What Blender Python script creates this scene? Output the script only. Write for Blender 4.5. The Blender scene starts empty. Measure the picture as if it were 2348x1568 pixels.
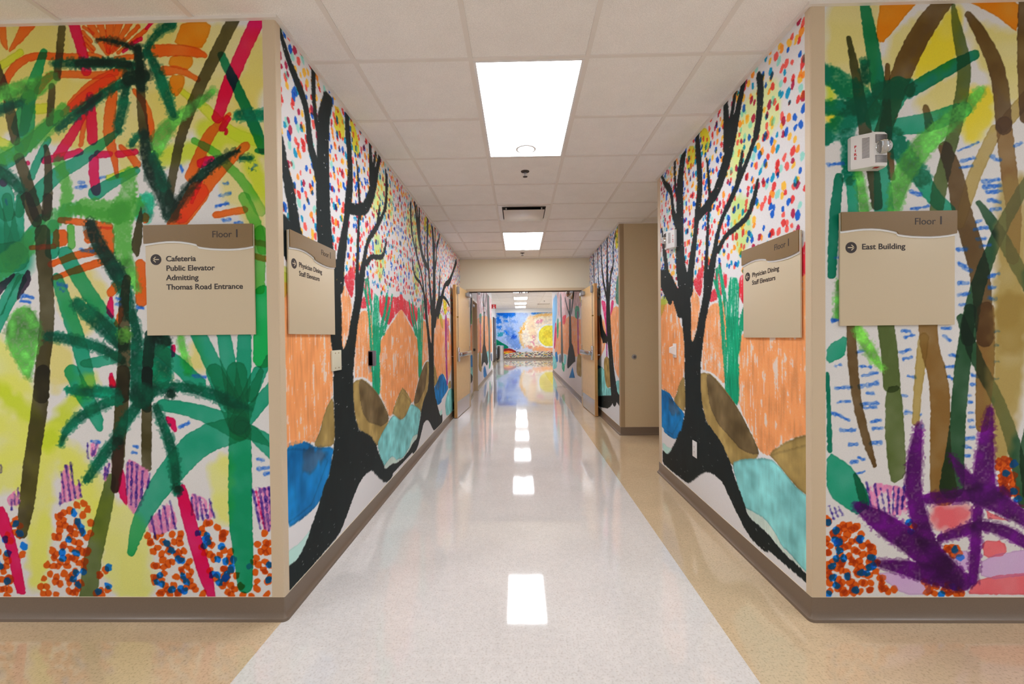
"""A hospital corridor between mural walls, seen from the cross corridor."""
import bpy, bmesh, math, random
import numpy as np
from mathutils import Vector, Matrix

C = bpy.context.scene.collection
scene = bpy.context.scene

# ------------------------------------------------------------------ camera, world, exposure
CAM_H = 1.285
cam_data = bpy.data.cameras.new('camera')
cam_data.sensor_width = 36.0
cam_data.lens = 969.76 / 2348 * 36.0
cam_data.clip_start, cam_data.clip_end = .02, 100
cam = bpy.data.objects.new('camera', cam_data)
C.objects.link(cam)
yaw, pitch, roll = .018048, -.011554, -.010836
fw = Vector((-math.sin(yaw) * math.cos(pitch), math.cos(yaw) * math.cos(pitch), math.sin(pitch)))
rt = Vector((math.cos(yaw), math.sin(yaw), 0))
up = rt.cross(fw)
r2, u2 = rt * math.cos(roll) + up * math.sin(roll), up * math.cos(roll) - rt * math.sin(roll)
cam.matrix_world = Matrix(((r2.x, u2.x, -fw.x, 0), (r2.y, u2.y, -fw.y, 0), (r2.z, u2.z, -fw.z, CAM_H), (0, 0, 0, 1)))
scene.camera = cam

world = bpy.data.worlds.new('world')
scene.world = world
world.use_nodes = True
world.node_tree.nodes['Background'].inputs[0].default_value = (.94, .97, 1, 1)
world.node_tree.nodes['Background'].inputs[1].default_value = .40

scene.view_settings.view_transform = 'Standard'
scene.view_settings.look = 'None'
scene.view_settings.gamma = 1
scene.view_settings.use_curve_mapping = False
scene.view_settings.exposure = 0.62
LAMP = 9.5            # luminance of the troffer lenses

# ------------------------------------------------------------------ measures (metres)
XL, XR, YF = -1.095, 1.303, 1.912      # side walls of the corridor, front of the two wall ends
CEIL, CEIL2 = 2.743, 2.93
YA0, YA1 = 3.98, 5.495                 # alcove on the right
YD, YD2 = 7.83, 7.95                   # doorway wall
XL2, XR2, YE = -1.03, 1.20, 24.4       # second corridor
XK = -1.36
T = .6096
GX0, GY0 = -.8507, 2.2236              # ceiling grid origin

# ------------------------------------------------------------------ helpers
def srgb(c):
    return tuple((v / 255 / 12.92 if v / 255 <= .04045 else ((v / 255 + .055) / 1.055) ** 2.4) for v in c)

def mat(name, rgb, rough=.5, metal=0.0, speck=0.0, scale=200.0, bump=0.0, spec=.5, emit=0.0, trans=0.0, blotch=0.0):
    m = bpy.data.materials.new(name)
    m.use_nodes = True
    nt = m.node_tree
    b = nt.nodes['Principled BSDF']
    lin = srgb(rgb)
    b.inputs['Base Color'].default_value = (*lin, 1)
    b.inputs['Roughness'].default_value = rough
    b.inputs['Metallic'].default_value = metal
    b.inputs['Specular IOR Level'].default_value = spec
    if trans:
        b.inputs['Transmission Weight'].default_value = trans
    if emit:
        b.inputs['Emission Color'].default_value = (*lin, 1)
        b.inputs['Emission Strength'].default_value = emit
    tc = nt.nodes.new('ShaderNodeTexCoord')
    last = None
    for amount, sc in ((speck, scale), (blotch, scale * .03)):
        if not amount:
            continue
        n = nt.nodes.new('ShaderNodeTexNoise')
        n.inputs['Scale'].default_value = sc
        n.inputs['Detail'].default_value = 3
        nt.links.new(tc.outputs['Object'], n.inputs['Vector'])
        r = nt.nodes.new('ShaderNodeMapRange')
        r.inputs['From Min'].default_value, r.inputs['From Max'].default_value = .3, .7
        r.inputs['To Min'].default_value, r.inputs['To Max'].default_value = 1 - amount, 1 + amount
        nt.links.new(n.outputs['Fac'], r.inputs['Value'])
        x = nt.nodes.new('ShaderNodeVectorMath')
        x.operation = 'SCALE'
        if last is None:
            x.inputs[0].default_value = lin
        else:
            nt.links.new(last, x.inputs[0])
        nt.links.new(r.outputs['Result'], x.inputs['Scale'])
        last = x.outputs[0]
        if bump and sc == scale:
            bp = nt.nodes.new('ShaderNodeBump')
            bp.inputs['Strength'].default_value = bump
            bp.inputs['Distance'].default_value = .002
            nt.links.new(n.outputs['Fac'], bp.inputs['Height'])
            nt.links.new(bp.outputs['Normal'], b.inputs['Normal'])
    if last is not None:
        nt.links.new(last, b.inputs['Base Color'])
    return m

def floor_mat(name, rgb, fleck, rough):
    """polished sheet vinyl: fine flecks, faint clouds, slightly wavy gloss"""
    m = mat(name, rgb, rough, spec=.5)
    cb = m.node_tree.nodes['Principled BSDF']
    cb.inputs['Coat Weight'].default_value = .40
    cb.inputs['Coat Roughness'].default_value = .05
    cb.inputs['Coat IOR'].default_value = 1.55
    nt = m.node_tree
    b = nt.nodes['Principled BSDF']
    tc = nt.nodes.new('ShaderNodeTexCoord')
    lin, fl = srgb(rgb), srgb(fleck)
    n1 = nt.nodes.new('ShaderNodeTexNoise'); n1.inputs['Scale'].default_value = 110; n1.inputs['Detail'].default_value = 4
    n2 = nt.nodes.new('ShaderNodeTexNoise'); n2.inputs['Scale'].default_value = 3.0; n2.inputs['Detail'].default_value = 5
    n3 = nt.nodes.new('ShaderNodeTexNoise'); n3.inputs['Scale'].default_value = 34; n3.inputs['Detail'].default_value = 3
    for n in (n1, n2, n3):
        nt.links.new(tc.outputs['Object'], n.inputs['Vector'])
    r1 = nt.nodes.new('ShaderNodeValToRGB')
    r1.color_ramp.elements[0].position, r1.color_ramp.elements[1].position = .22, .50
    r1.color_ramp.elements[0].color, r1.color_ramp.elements[1].color = (*fl, 1), (*lin, 1)
    nt.links.new(n1.outputs['Fac'], r1.inputs['Fac'])
    a = nt.nodes.new('ShaderNodeMath'); a.operation = 'ADD'
    nt.links.new(n2.outputs['Fac'], a.inputs[0]); nt.links.new(n3.outputs['Fac'], a.inputs[1])
    r2_ = nt.nodes.new('ShaderNodeMapRange')
    r2_.inputs['From Min'].default_value, r2_.inputs['From Max'].default_value = .75, 1.25
    r2_.inputs['To Min'].default_value, r2_.inputs['To Max'].default_value = .94, 1.05
    nt.links.new(a.outputs[0], r2_.inputs['Value'])
    x = nt.nodes.new('ShaderNodeVectorMath'); x.operation = 'SCALE'
    nt.links.new(r1.outputs['Color'], x.inputs[0]); nt.links.new(r2_.outputs['Result'], x.inputs['Scale'])
    nt.links.new(x.outputs[0], b.inputs['Base Color'])
    n4 = nt.nodes.new('ShaderNodeTexNoise'); n4.inputs['Scale'].default_value = 6; n4.inputs['Detail'].default_value = 2
    nt.links.new(tc.outputs['Object'], n4.inputs['Vector'])
    bp = nt.nodes.new('ShaderNodeBump'); bp.inputs['Strength'].default_value = .10; bp.inputs['Distance'].default_value = .0010
    nt.links.new(n4.outputs['Fac'], bp.inputs['Height'])
    nt.links.new(bp.outputs['Normal'], b.inputs['Normal'])
    return m

def paint_mat(name, gain=1.0, rough=.58):
    """printed wall covering: colour from the painted layer, plus a fine vinyl grain"""
    m = bpy.data.materials.new(name)
    m.use_nodes = True
    nt = m.node_tree
    b = nt.nodes['Principled BSDF']
    at = nt.nodes.new('ShaderNodeAttribute'); at.attribute_name = 'paint'
    tc = nt.nodes.new('ShaderNodeTexCoord')
    n = nt.nodes.new('ShaderNodeTexNoise'); n.inputs['Scale'].default_value = 420; n.inputs['Detail'].default_value = 2
    nt.links.new(tc.outputs['Object'], n.inputs['Vector'])
    r = nt.nodes.new('ShaderNodeMapRange')
    r.inputs['From Min'].default_value, r.inputs['From Max'].default_value = .3, .7
    r.inputs['To Min'].default_value, r.inputs['To Max'].default_value = .93 * gain, 1.07 * gain
    nt.links.new(n.outputs['Fac'], r.inputs['Value'])
    x = nt.nodes.new('ShaderNodeVectorMath'); x.operation = 'SCALE'
    nt.links.new(at.outputs['Color'], x.inputs[0]); nt.links.new(r.outputs['Result'], x.inputs['Scale'])
    nt.links.new(x.outputs[0], b.inputs['Base Color'])
    b.inputs['Roughness'].default_value = rough
    b.inputs['Specular IOR Level'].default_value = .14
    return m

def box(bm, x0, x1, y0, y1, z0, z1, bev=0.0, seg=2):
    vs = [bm.verts.new(p) for p in ((x0, y0, z0), (x1, y0, z0), (x1, y1, z0), (x0, y1, z0), (x0, y0, z1), (x1, y0, z1), (x1, y1, z1), (x0, y1, z1))]
    fs = [bm.faces.new([vs[i] for i in f]) for f in ((0, 3, 2, 1), (4, 5, 6, 7), (0, 1, 5, 4), (1, 2, 6, 5), (2, 3, 7, 6), (3, 0, 4, 7))]
    if bev:
        es = list({e for f in fs for e in f.edges})
        bmesh.ops.bevel(bm, geom=es, offset=bev, segments=seg, affect='EDGES', profile=.5)
    return bm

def prism(bm, pts, y0, y1):
    """outline in x,z pushed from y0 (near) to y1"""
    n = len(pts)
    a = [bm.verts.new((p[0], y0, p[1])) for p in pts]
    b = [bm.verts.new((p[0], y1, p[1])) for p in pts]
    bm.faces.new(a)
    bm.faces.new(b[::-1])
    for i in range(n):
        bm.faces.new((a[i], b[i], b[(i + 1) % n], a[(i + 1) % n]))
    return bm

def lathe(bm, prof, seg=32, axis='Z', centre=(0, 0, 0)):
    """profile of (radius, height) spun round an axis"""
    rings = []
    for r, h in prof:
        ring = []
        for k in range(seg):
            a = 2 * math.pi * k / seg
            p = (r * math.cos(a), r * math.sin(a), h)
            if axis == 'Y':
                p = (p[0], p[2], p[1])
            elif axis == 'X':
                p = (p[2], p[0], p[1])
            ring.append(bm.verts.new(tuple(p[q] + centre[q] for q in range(3))))
        rings.append(ring)
    for a, b in zip(rings[:-1], rings[1:]):
        for k in range(seg):
            bm.faces.new((a[k], a[(k + 1) % seg], b[(k + 1) % seg], b[k]))
    for ring, (r, h) in ((rings[0], prof[0]), (rings[-1], prof[-1])):
        if r > 1e-5:
            bm.faces.new(ring)
    return bm

def obj(name, bm, m=None, parent=None, smooth=False):
    bmesh.ops.remove_doubles(bm, verts=bm.verts, dist=1e-6)
    bmesh.ops.recalc_face_normals(bm, faces=bm.faces)
    me = bpy.data.meshes.new(name)
    bm.to_mesh(me)
    bm.free()
    if m is not None:
        for q in (m if isinstance(m, (list, tuple)) else [m]):
            me.materials.append(q)
    if smooth:
        me.polygons.foreach_set('use_smooth', [True] * len(me.polygons))
        me.set_sharp_from_angle(angle=math.radians(38))
    o = bpy.data.objects.new(name, me)
    C.objects.link(o)
    if parent is not None:
        o.parent = parent
    return o

def bxo(name, dims, m, parent=None, bev=0.0):
    return obj(name, box(bmesh.new(), *dims, bev=bev), m, parent, smooth=bool(bev))

def struct(o):
    o['kind'] = 'structure'
    return o

def thing(name, label, cat, loc=(0, 0, 0), rotz=0.0, group=None):
    o = bpy.data.objects.new(name, None)
    C.objects.link(o)
    o.empty_display_size = .1
    o.location = loc
    o.rotation_euler = (0, 0, rotz)
    o['label'], o['category'] = label, cat
    if group:
        o['group'] = group
    return o

def text_mesh(name, lines, m, parent, x, y, z, size, pitch=0.0, align='LEFT', extrude=.0004, xs=1.0, weight=0.0):
    """lettering as flat mesh on a face looking towards -y"""
    cu = bpy.data.curves.new(name, 'FONT')
    cu.body = lines
    cu.size = size
    cu.align_x = align
    cu.extrude = extrude
    cu.offset = weight
    if pitch:
        cu.space_line = pitch / size
    o = bpy.data.objects.new(name, cu)
    C.objects.link(o)
    dg = bpy.context.evaluated_depsgraph_get()
    dg.update()
    me = bpy.data.meshes.new_from_object(o.evaluated_get(dg), depsgraph=dg)
    C.objects.unlink(o)
    bpy.data.objects.remove(o)
    me.transform(Matrix.Scale(xs, 4, (1, 0, 0)))
    me.transform(Matrix.Rotation(math.pi / 2, 4, 'X'))
    me.transform(Matrix.Translation((x, y, z)))
    me.materials.clear()
    me.materials.append(m)
    me.name = name
    t = bpy.data.objects.new(name, me)
    C.objects.link(t)
    t.parent = parent
    return t

# ------------------------------------------------------------------ materials
M = dict(
    white_floor=floor_mat('white vinyl', (240, 235, 232), (214, 205, 198), .05),
    tan_floor=floor_mat('tan vinyl', (226, 200, 164), (190, 162, 128), .06),
    tile=mat('ceiling tile', (246, 241, 236), .95, speck=.11, scale=260, bump=.25, blotch=.02),
    tbar=mat('grid bar', (236, 228, 220), .6),
    beige=mat('beige wall paint', (236, 224, 198), .6, speck=.05, scale=340, bump=.1),
    tan=mat('tan wall paint', (216, 194, 158), .6, speck=.06, scale=300, bump=.1),
    white=mat('white wall paint', (236, 236, 236), .6, speck=.03, scale=300),
    guard=mat('tan corner guard', (216, 194, 164), .42, speck=.05, scale=420, bump=.1),
    base=mat('brown vinyl base', (124, 106, 90), .34, speck=.06, scale=300),
    caulk=mat('cream caulk', (222, 208, 184), .6),
    frame_brown=mat('brown corner guard', (176, 150, 116), .42, speck=.05, scale=420),
    frame=mat('beige steel frame', (214, 190, 156), .4),
    sign_face=mat('sign face', (214, 196, 166), .45, speck=.04, scale=500),
    sign_head=mat('sign header', (136, 108, 68), .35, speck=.07, scale=500),
    sign_rim=mat('clear white acrylic', (246, 246, 246), .15),
    sign_back=mat('dark sign backing', (70, 62, 50), .5),
    ink=mat('brown black lettering', (52, 40, 38), .5),
    plastic=mat('white plastic', (236, 232, 230), .35),
    slot=mat('dark slot', (70, 58, 52), .7),
    red=mat('red lettering', (200, 20, 34), .5),
    alarm=mat('red sign plate', (186, 24, 30), .4),
    lens=mat('clear strobe lens', (250, 250, 250), .03, trans=1.0),
    reflector=mat('strobe reflector', (220, 220, 220), .08, metal=1.0),
    cream=mat('cream plate', (220, 214, 190), .4),
    charcoal=mat('charcoal plastic', (108, 100, 108), .5),
    steel=mat('brushed steel', (196, 198, 202), .24, metal=1.0, speck=.06, scale=120),
    chrome=mat('satin chrome', (206, 208, 212), .16, metal=1.0),
    grey=mat('grey metal cover', (168, 170, 176), .35, metal=.6),
    brass=mat('old brass', (150, 120, 60), .35, metal=.8),
    maple=mat('maple veneer', (232, 192, 132), .34, speck=.05, scale=14, blotch=.06),
    maple_edge=mat('maple edge', (206, 150, 88), .45, speck=.05, scale=30),
    dark_door=mat('dark door', (70, 58, 50), .4),
    glow=mat('troffer lens', (244, 249, 255), .4, emit=LAMP),
    dim_glow=mat('sensor cap with added glow', (244, 249, 255), .4, emit=.9),  # emission added so the sensor cap looks white; it is no lamp
    duct=mat('dark duct', (24, 20, 18), .8),
    vent=mat('vent enamel', (222, 212, 204), .22),
    mirror=mat('mirror dome', (200, 190, 180), .06, metal=1.0),
    mural=paint_mat('printed mural film', 1.05),
    mural_front=paint_mat('printed mural film matt', .97, .5),
)
bz = M['tan_floor']

# ------------------------------------------------------------------ setting: floor, ceilings, walls
bm = bmesh.new()
xs = [-4.6, XL - .002, .873, 4.6]
ys = [-3.0, YD, 26.0]
grid = [[bm.verts.new((x, y, 0)) for x in xs] for y in ys]
for j in range(2):
    for i in range(3):
        f = bm.faces.new((grid[j][i], grid[j][i + 1], grid[j + 1][i + 1], grid[j + 1][i]))
        f.material_index = 0 if i == 1 else 1
me_floor = obj('floor', bm, [M['white_floor'], M['tan_floor']])
struct(me_floor)

ceiling = struct(bxo('ceiling', (-4.6, 4.6, -3.0, YD + .02, CEIL, CEIL + .05), M['tile']))
ceiling_far = struct(bxo('ceiling_far', (-2.2, 4.0, YD2 - .02, YE + .2, CEIL2, CEIL2 + .05), M['tile']))
LIT = [(0, 2), (6, 8)]                       # grid rows taken by the two troffers, column 1

def grid_bars(x0, x1, y0, y1, z, name, parent, skip=True):
    bm = bmesh.new()
    k = math.ceil((x0 - GX0) / T + .02)
    while GX0 + k * T < x1 - .02:
        x = GX0 + k * T
        box(bm, x - .012, x + .012, y0, y1, z - .006, z + .004)
        k += 1
    j = math.ceil((y0 - GY0) / T + .02)
    while GY0 + j * T < y1 - .02:
        y = GY0 + j * T
        cuts = [(x0, x1)]
        if skip and any(a < j < b for a, b in LIT):
            cuts = [(x0, GX0 + T), (GX0 + 2 * T, x1)]
        for a, b in cuts:
            box(bm, a, b, y - .012, y + .012, z - .0055, z + .004)
        j += 1
    return obj(name, bm, M['tbar'], parent)

grid_bars(-4.5, 4.5, -2.9, YF, CEIL, 'ceiling_grid', ceiling)
grid_bars(XL, XR, YF, YD, CEIL, 'ceiling_grid', ceiling)
grid_bars(XR, 2.58, YA0, YA1, CEIL, 'ceiling_grid', ceiling)
grid_bars(XL2, XR2, YD2, 15.4, CEIL2, 'ceiling_grid', ceiling_far, skip=False)
grid_bars(-1.34, 3.4, 15.8, YE - .3, CEIL2, 'ceiling_grid', ceiling_far, skip=False)

def wall(name, boxes, m):
    bm = bmesh.new()
    for b in boxes:
        box(bm, *b)
    return struct(obj(name, bm, m))

wall_front_left = wall('wall_front_left', [(-4.5, XL, YF, YF + .12, 0, CEIL)], M['beige'])
wall_left = wall('wall_left', [(XL - .12, XL, YF + .12, YD, 0, CEIL)], M['beige'])
wall_front_right = wall('wall_front_right', [(XR, 4.5, YF, YF + .12, 0, CEIL)], M['beige'])
wall_right = wall('wall_right', [(XR, XR + .12, YF + .12, YA0 - .12, 0, CEIL), (XR, 2.6, YA0 - .12, YA0, 0, CEIL)], M['beige'])
wall_alcove = wall('wall_alcove', [(2.6, 2.72, YA0 - .12, YA1, 0, CEIL), (XR, 2.72, YA1, YA1 + .12, 0, CEIL)], M['tan'])
wall_right_far = wall('wall_right_far', [(XR, XR + .12, YA1 + .12, YD, 0, CEIL)], M['beige'])
DX0, DX1, DH = -.93, 1.155, 2.134
wall_doorway = wall('wall_doorway', [(XL - .12, DX0 - .03, YD, YD2, 0, CEIL2), (DX1 + .03, XR + .12, YD, YD2, 0, CEIL2),
                                     (DX0 - .03, DX1 + .03, YD, YD2, DH + .03, CEIL2)], M['beige'])
DY0, DY1 = 9.22, 10.17                       # side door of the second corridor
wall_back_left = wall('wall_back_left', [(XL2 - .14, XL2, YD2, DY0 - .05, 0, CEIL2), (XL2 - .14, XL2, DY1 + .05, 15.8, 0, CEIL2),
                                         (XL2 - .14, XL2, DY0 - .05, DY1 + .05, 2.15, CEIL2)], M['white'])
wall_back_right = wall('wall_back_right', [(XR2, XR2 + .12, YD2, 15.4, 0, CEIL2)], M['white'])
wall_hall_left = wall('wall_hall_left', [(XK - .12, XK, 15.8, YE, 0, CEIL2), (XK - .12, XL2 - .14, 15.68, 15.8, 0, CEIL2)], M['white'])
wall_hall_right = wall('wall_hall_right', [(3.5, 3.62, 15.4, YE, 0, CEIL2), (XR2 + .12, 3.62, 15.28, 15.4, 0, CEIL2)], M['white'])
wall_end = wall('wall_end', [(XK - .12, 3.62, YE, YE + .12, 0, CEIL2)], M['white'])

# wall angles under the ceiling edge
def angle(name, segs):
    bm = bmesh.new()
    for s in segs:
        box(bm, *s)
    return struct(obj(name, bm, M['tbar']))
h = .014
angle('trim_1', [(-4.5, XL + .02, YF - .02, YF, CEIL - h, CEIL), (XL, XL + .02, YF, YD, CEIL - h, CEIL)])
angle('trim_2', [(XR - .02, 4.5, YF - .02, YF, CEIL - h, CEIL), (XR - .02, XR, YF, YA0, CEIL - h, CEIL)])
angle('trim_3', [(XR - .02, 2.6, YA1 - .02, YA1, CEIL - h, CEIL), (XR - .02, XR, YA1, YD - .02, CEIL - h, CEIL), (XL + .02, XR, YD - .02, YD, CEIL - h, CEIL)])

# ------------------------------------------------------------------ baseboards: coved vinyl, rounded toe at the outer corners
def base_run(name, path, ends=(0, 0)):
    """path of wall points; the room lies on the right hand when walking it"""
    bh = .101
    prof = [(0, bh + .004), (.006, bh + .003), (.007, .034), (.012, .020), (.022, .012), (.024, 0), (0, 0)]
    pts = [Vector(p) for p in path]
    rows = []
    for k, p in enumerate(pts):
        din = (p - pts[k - 1]).normalized() if k else None
        dout = (pts[k + 1] - p).normalized() if k < len(pts) - 1 else None
        nin = Vector((din.y, -din.x)) if din else None
        nout = Vector((dout.y, -dout.x)) if dout else None
        if nin is None or nout is None:
            rows.append((p, [nin or nout]))
            continue
        turn = din.x * dout.y - din.y * dout.x
        if turn > .3:                       # outer corner: fan of normals
            a0, a1 = math.atan2(nin.y, nin.x), math.atan2(nout.y, nout.x)
            while a1 < a0:
                a1 += 2 * math.pi
            rows.append((p, [Vector((math.cos(a0 + (a1 - a0) * q / 8), math.sin(a0 + (a1 - a0) * q / 8))) for q in range(9)]))
        else:
            b = (nin + nout)
            rows.append((p, [b / max(b.dot(nin), .2)]))
    bm = bmesh.new()
    rings = []
    for p, ns in rows:
        for n in ns:
            rings.append([bm.verts.new((p.x + n.x * d, p.y + n.y * d, z)) for d, z in prof])
    for a, b in zip(rings[:-1], rings[1:]):
        for q in range(len(prof)):
            r = (q + 1) % len(prof)
            f = bm.faces.new((a[q], b[q], b[r], a[r]))
            f.material_index = 1 if q == 0 else 0
    bm.faces.new(rings[0])
    bm.faces.new(rings[-1])
    o = obj(name, bm, [M['base'], M['caulk']], smooth=True)
    return struct(o)

base_run('baseboard_left', [(-4.5, YF), (XL, YF), (XL, YD), (DX0 - .03, YD)])
base_run('baseboard_right', [(2.6, YA0), (XR, YA0), (XR, YF), (4.5, YF)])
base_run('baseboard_alcove', [(DX1 + .03, YD), (XR, YD), (XR, YA1), (2.6, YA1)])
base_run('baseboard_back_left', [(XL2, YD2), (XL2, DY0 - .05)])
base_run('baseboard_hall_left', [(XL2, DY1 + .05), (XL2, 15.8), (XK, 15.8), (XK, YE), (3.5, YE)])
base_run('baseboard_back_right', [(XR2 + .12, 15.4), (XR2, 15.4), (XR2, YD2)])

# corner guards
def guard(name, x, y, sx, wing_x, wing_y, sy=1, z0=.104, z1=CEIL - h):
    """outer corner at x,y; the front face looks to -sy*y, the wing on the wall side runs sx along x"""
    t = .005
    bm = bmesh.new()
    c = .007
    ox, oy = x - sx * t, y - sy * t
    P = [(x + sx * wing_x, y), (x + sx * wing_x, oy), (ox + sx * c, oy), (ox + sx * c * .3, oy + sy * c * .3), (ox, oy + sy * c), (ox, y + sy * wing_y), (x, y + sy * wing_y), (x, y)]
    a = [bm.verts.new((p[0], p[1], z0)) for p in P]
    b = [bm.verts.new((p[0], p[1], z1)) for p in P]
    n = len(P)
    bm.faces.new(a); bm.faces.new(b)
    for q in range(n):
        bm.faces.new((a[q], a[(q + 1) % n], b[(q + 1) % n], b[q]))
    return struct(obj(name, bm, M['guard']))
guard('trim_4', XL, YF, -1, .053, .036)
guard('trim_5', XR, YF, 1, .058, .032)
guard('trim_6', XR, YA0, 1, .050, .070, sy=-1)
guard('trim_7', XR, YA1, 1, .052, .062).data.materials[0] = M['frame_brown']

# ------------------------------------------------------------------ murals: the strokes, in millimetres along and up each wall
PAL = dict(ye=(228, 217, 138), yl=(230, 232, 134), li=(206, 222, 70), or_=(226, 98, 18), am=(224, 132, 4), mg=(216, 2, 84),
    te=(32, 156, 122), gq=(86, 178, 102), td=(0, 118, 90), ol=(72, 66, 36), gr=(98, 184, 82), g2=(20, 176, 88), dg=(2, 92, 68), bk=(16,50,38),
    bl=(44, 112, 216), ye2=(220,205,60), tk=(24,64,52), bp=(42,28,48), lg=(120,205,80), og=(88, 106, 54), rb=(96,62,54),
    nv=(44, 26, 140), pk=(238, 140, 192), tg=(12, 148, 100), yb=(236, 218, 52), br=(98, 74, 38), do=(58, 62, 34), tn=(180, 158, 92),
    tb=(136, 102, 50), dgo=(40, 82, 50), pu=(90, 12, 110), sp=(236, 108, 118), ll=(212, 176, 224),
    pl=(226,236,168), pl2=(204,228,142), yw=(224,214,48), rd=(224, 50, 66), lg2=(190,198,92), oc=(250, 164, 102), gs=(8, 162, 116),
    bo=(164, 138, 80), bd=(104, 86, 58), tq=(138, 216, 216), tp=(206, 224, 214), bu=(6, 118, 188), bn=(70,92,120), aq=(186, 228, 218),
    ps=(158,40,136), bt=(26, 35, 36), pk2=(216,36,104), gp=(70,132,110), gl=(158, 220, 196), gy=(96,100,96), hz=(226,196,196), sk=(122,190,238),
    bw=(168,192,236), sb=(10, 116, 236), sb2=(120,160,232), sbd=(20,84,208), tl=(20,158,186), cm=(250,234,212), oy=(248,200,120),
    oy2=(252,220,184), oa=(242,172,54), og2=(248,176,124), wh=(236,244,246), sy=(244, 232, 84), sy2=(236,214,70), pn=(236,140,172), rp=(242,150,122),
    gh=(0,132,98), rh=(152,34,44), or2=(236,130,50), bg=(214,206,186))
PAL['or'] = PAL.pop('or_')
DOTS = dict(cf=[(228,60,58),(240,92,84),(228,60,58),(240,92,84),(178,32,74),(178,32,74),(250,150,44),(252,190,60),(252,190,60),(8,92,200),(0,150,196),(150,220,206),(8,92,200)],
    cb=[(20,80,170),(20,80,170),(60,120,190),(0,130,170),(200,60,60),(240,150,70),(120,60,120),(170,190,220)],
    cz=[(190,150,150),(200,120,120),(150,110,120),(222,180,160),(120,130,130)],
    gd=[(60,70,140),(200,60,40),(50,110,80),(230,190,60),(120,90,120),(40,60,90),(240,240,230)])

def hash2(i, j, k):
    h = (i.astype(np.int64) * 374761393 + j.astype(np.int64) * 668265263 + k * 974634777) & 0x7fffffff
    h = ((h ^ (h >> 13)) * 1274126177) & 0x7fffffff
    return ((h ^ (h >> 16)) & 0xffff) / 65535.0

def lattice_noise(u, v, su, sv, k):
    """smooth value noise on the grid u x v, cell size su, sv (metres)"""
    x, y = u / su, v / sv
    i, j = np.floor(x), np.floor(y)
    fx, fy = x - i, y - j
    fx, fy = (fx * fx * (3 - 2 * fx))[None, :], (fy * fy * (3 - 2 * fy))[:, None]
    I, J = i[None, :], j[:, None]
    a, b = hash2(I, J, k), hash2(I + 1, J, k)
    c, d = hash2(I, J + 1, k), hash2(I + 1, J + 1, k)
    return (a * (1 - fx) + b * fx) * (1 - fy) + (c * (1 - fx) + d * fx) * fy

def seg_dist(X, Y, a, b):
    dx, dy = b[0] - a[0], b[1] - a[1]
    l2 = dx * dx + dy * dy + 1e-12
    t = np.clip(((X - a[0]) * dx + (Y - a[1]) * dy) / l2, 0, 1)
    return np.hypot(X - a[0] - t * dx, Y - a[1] - t * dy), t

def poly_sd(X, Y, P):
    """signed distance to a closed outline, negative inside"""
    ins = np.zeros(np.broadcast(X, Y).shape, bool)
    d = np.full(ins.shape, 9.0)
    n = len(P)
    for q in range(n):
        a, b = P[q], P[(q + 1) % n]
        dd, _ = seg_dist(X, Y, a, b)
        np.minimum(d, dd, out=d)
        if a[1] != b[1]:
            ins ^= ((a[1] > Y) != (b[1] > Y)) & (X < (b[0] - a[0]) * (Y - a[1]) / (b[1] - a[1]) + a[0])
    return np.where(ins, -d, d)

def inside(P, x, y):
    r = False
    for q in range(len(P)):
        a, b = P[q], P[(q + 1) % len(P)]
        if (a[1] > y) != (b[1] > y) and x < (b[0] - a[0]) * (y - a[1]) / (b[1] - a[1]) + a[0]:
            r = not r
    return r

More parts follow.
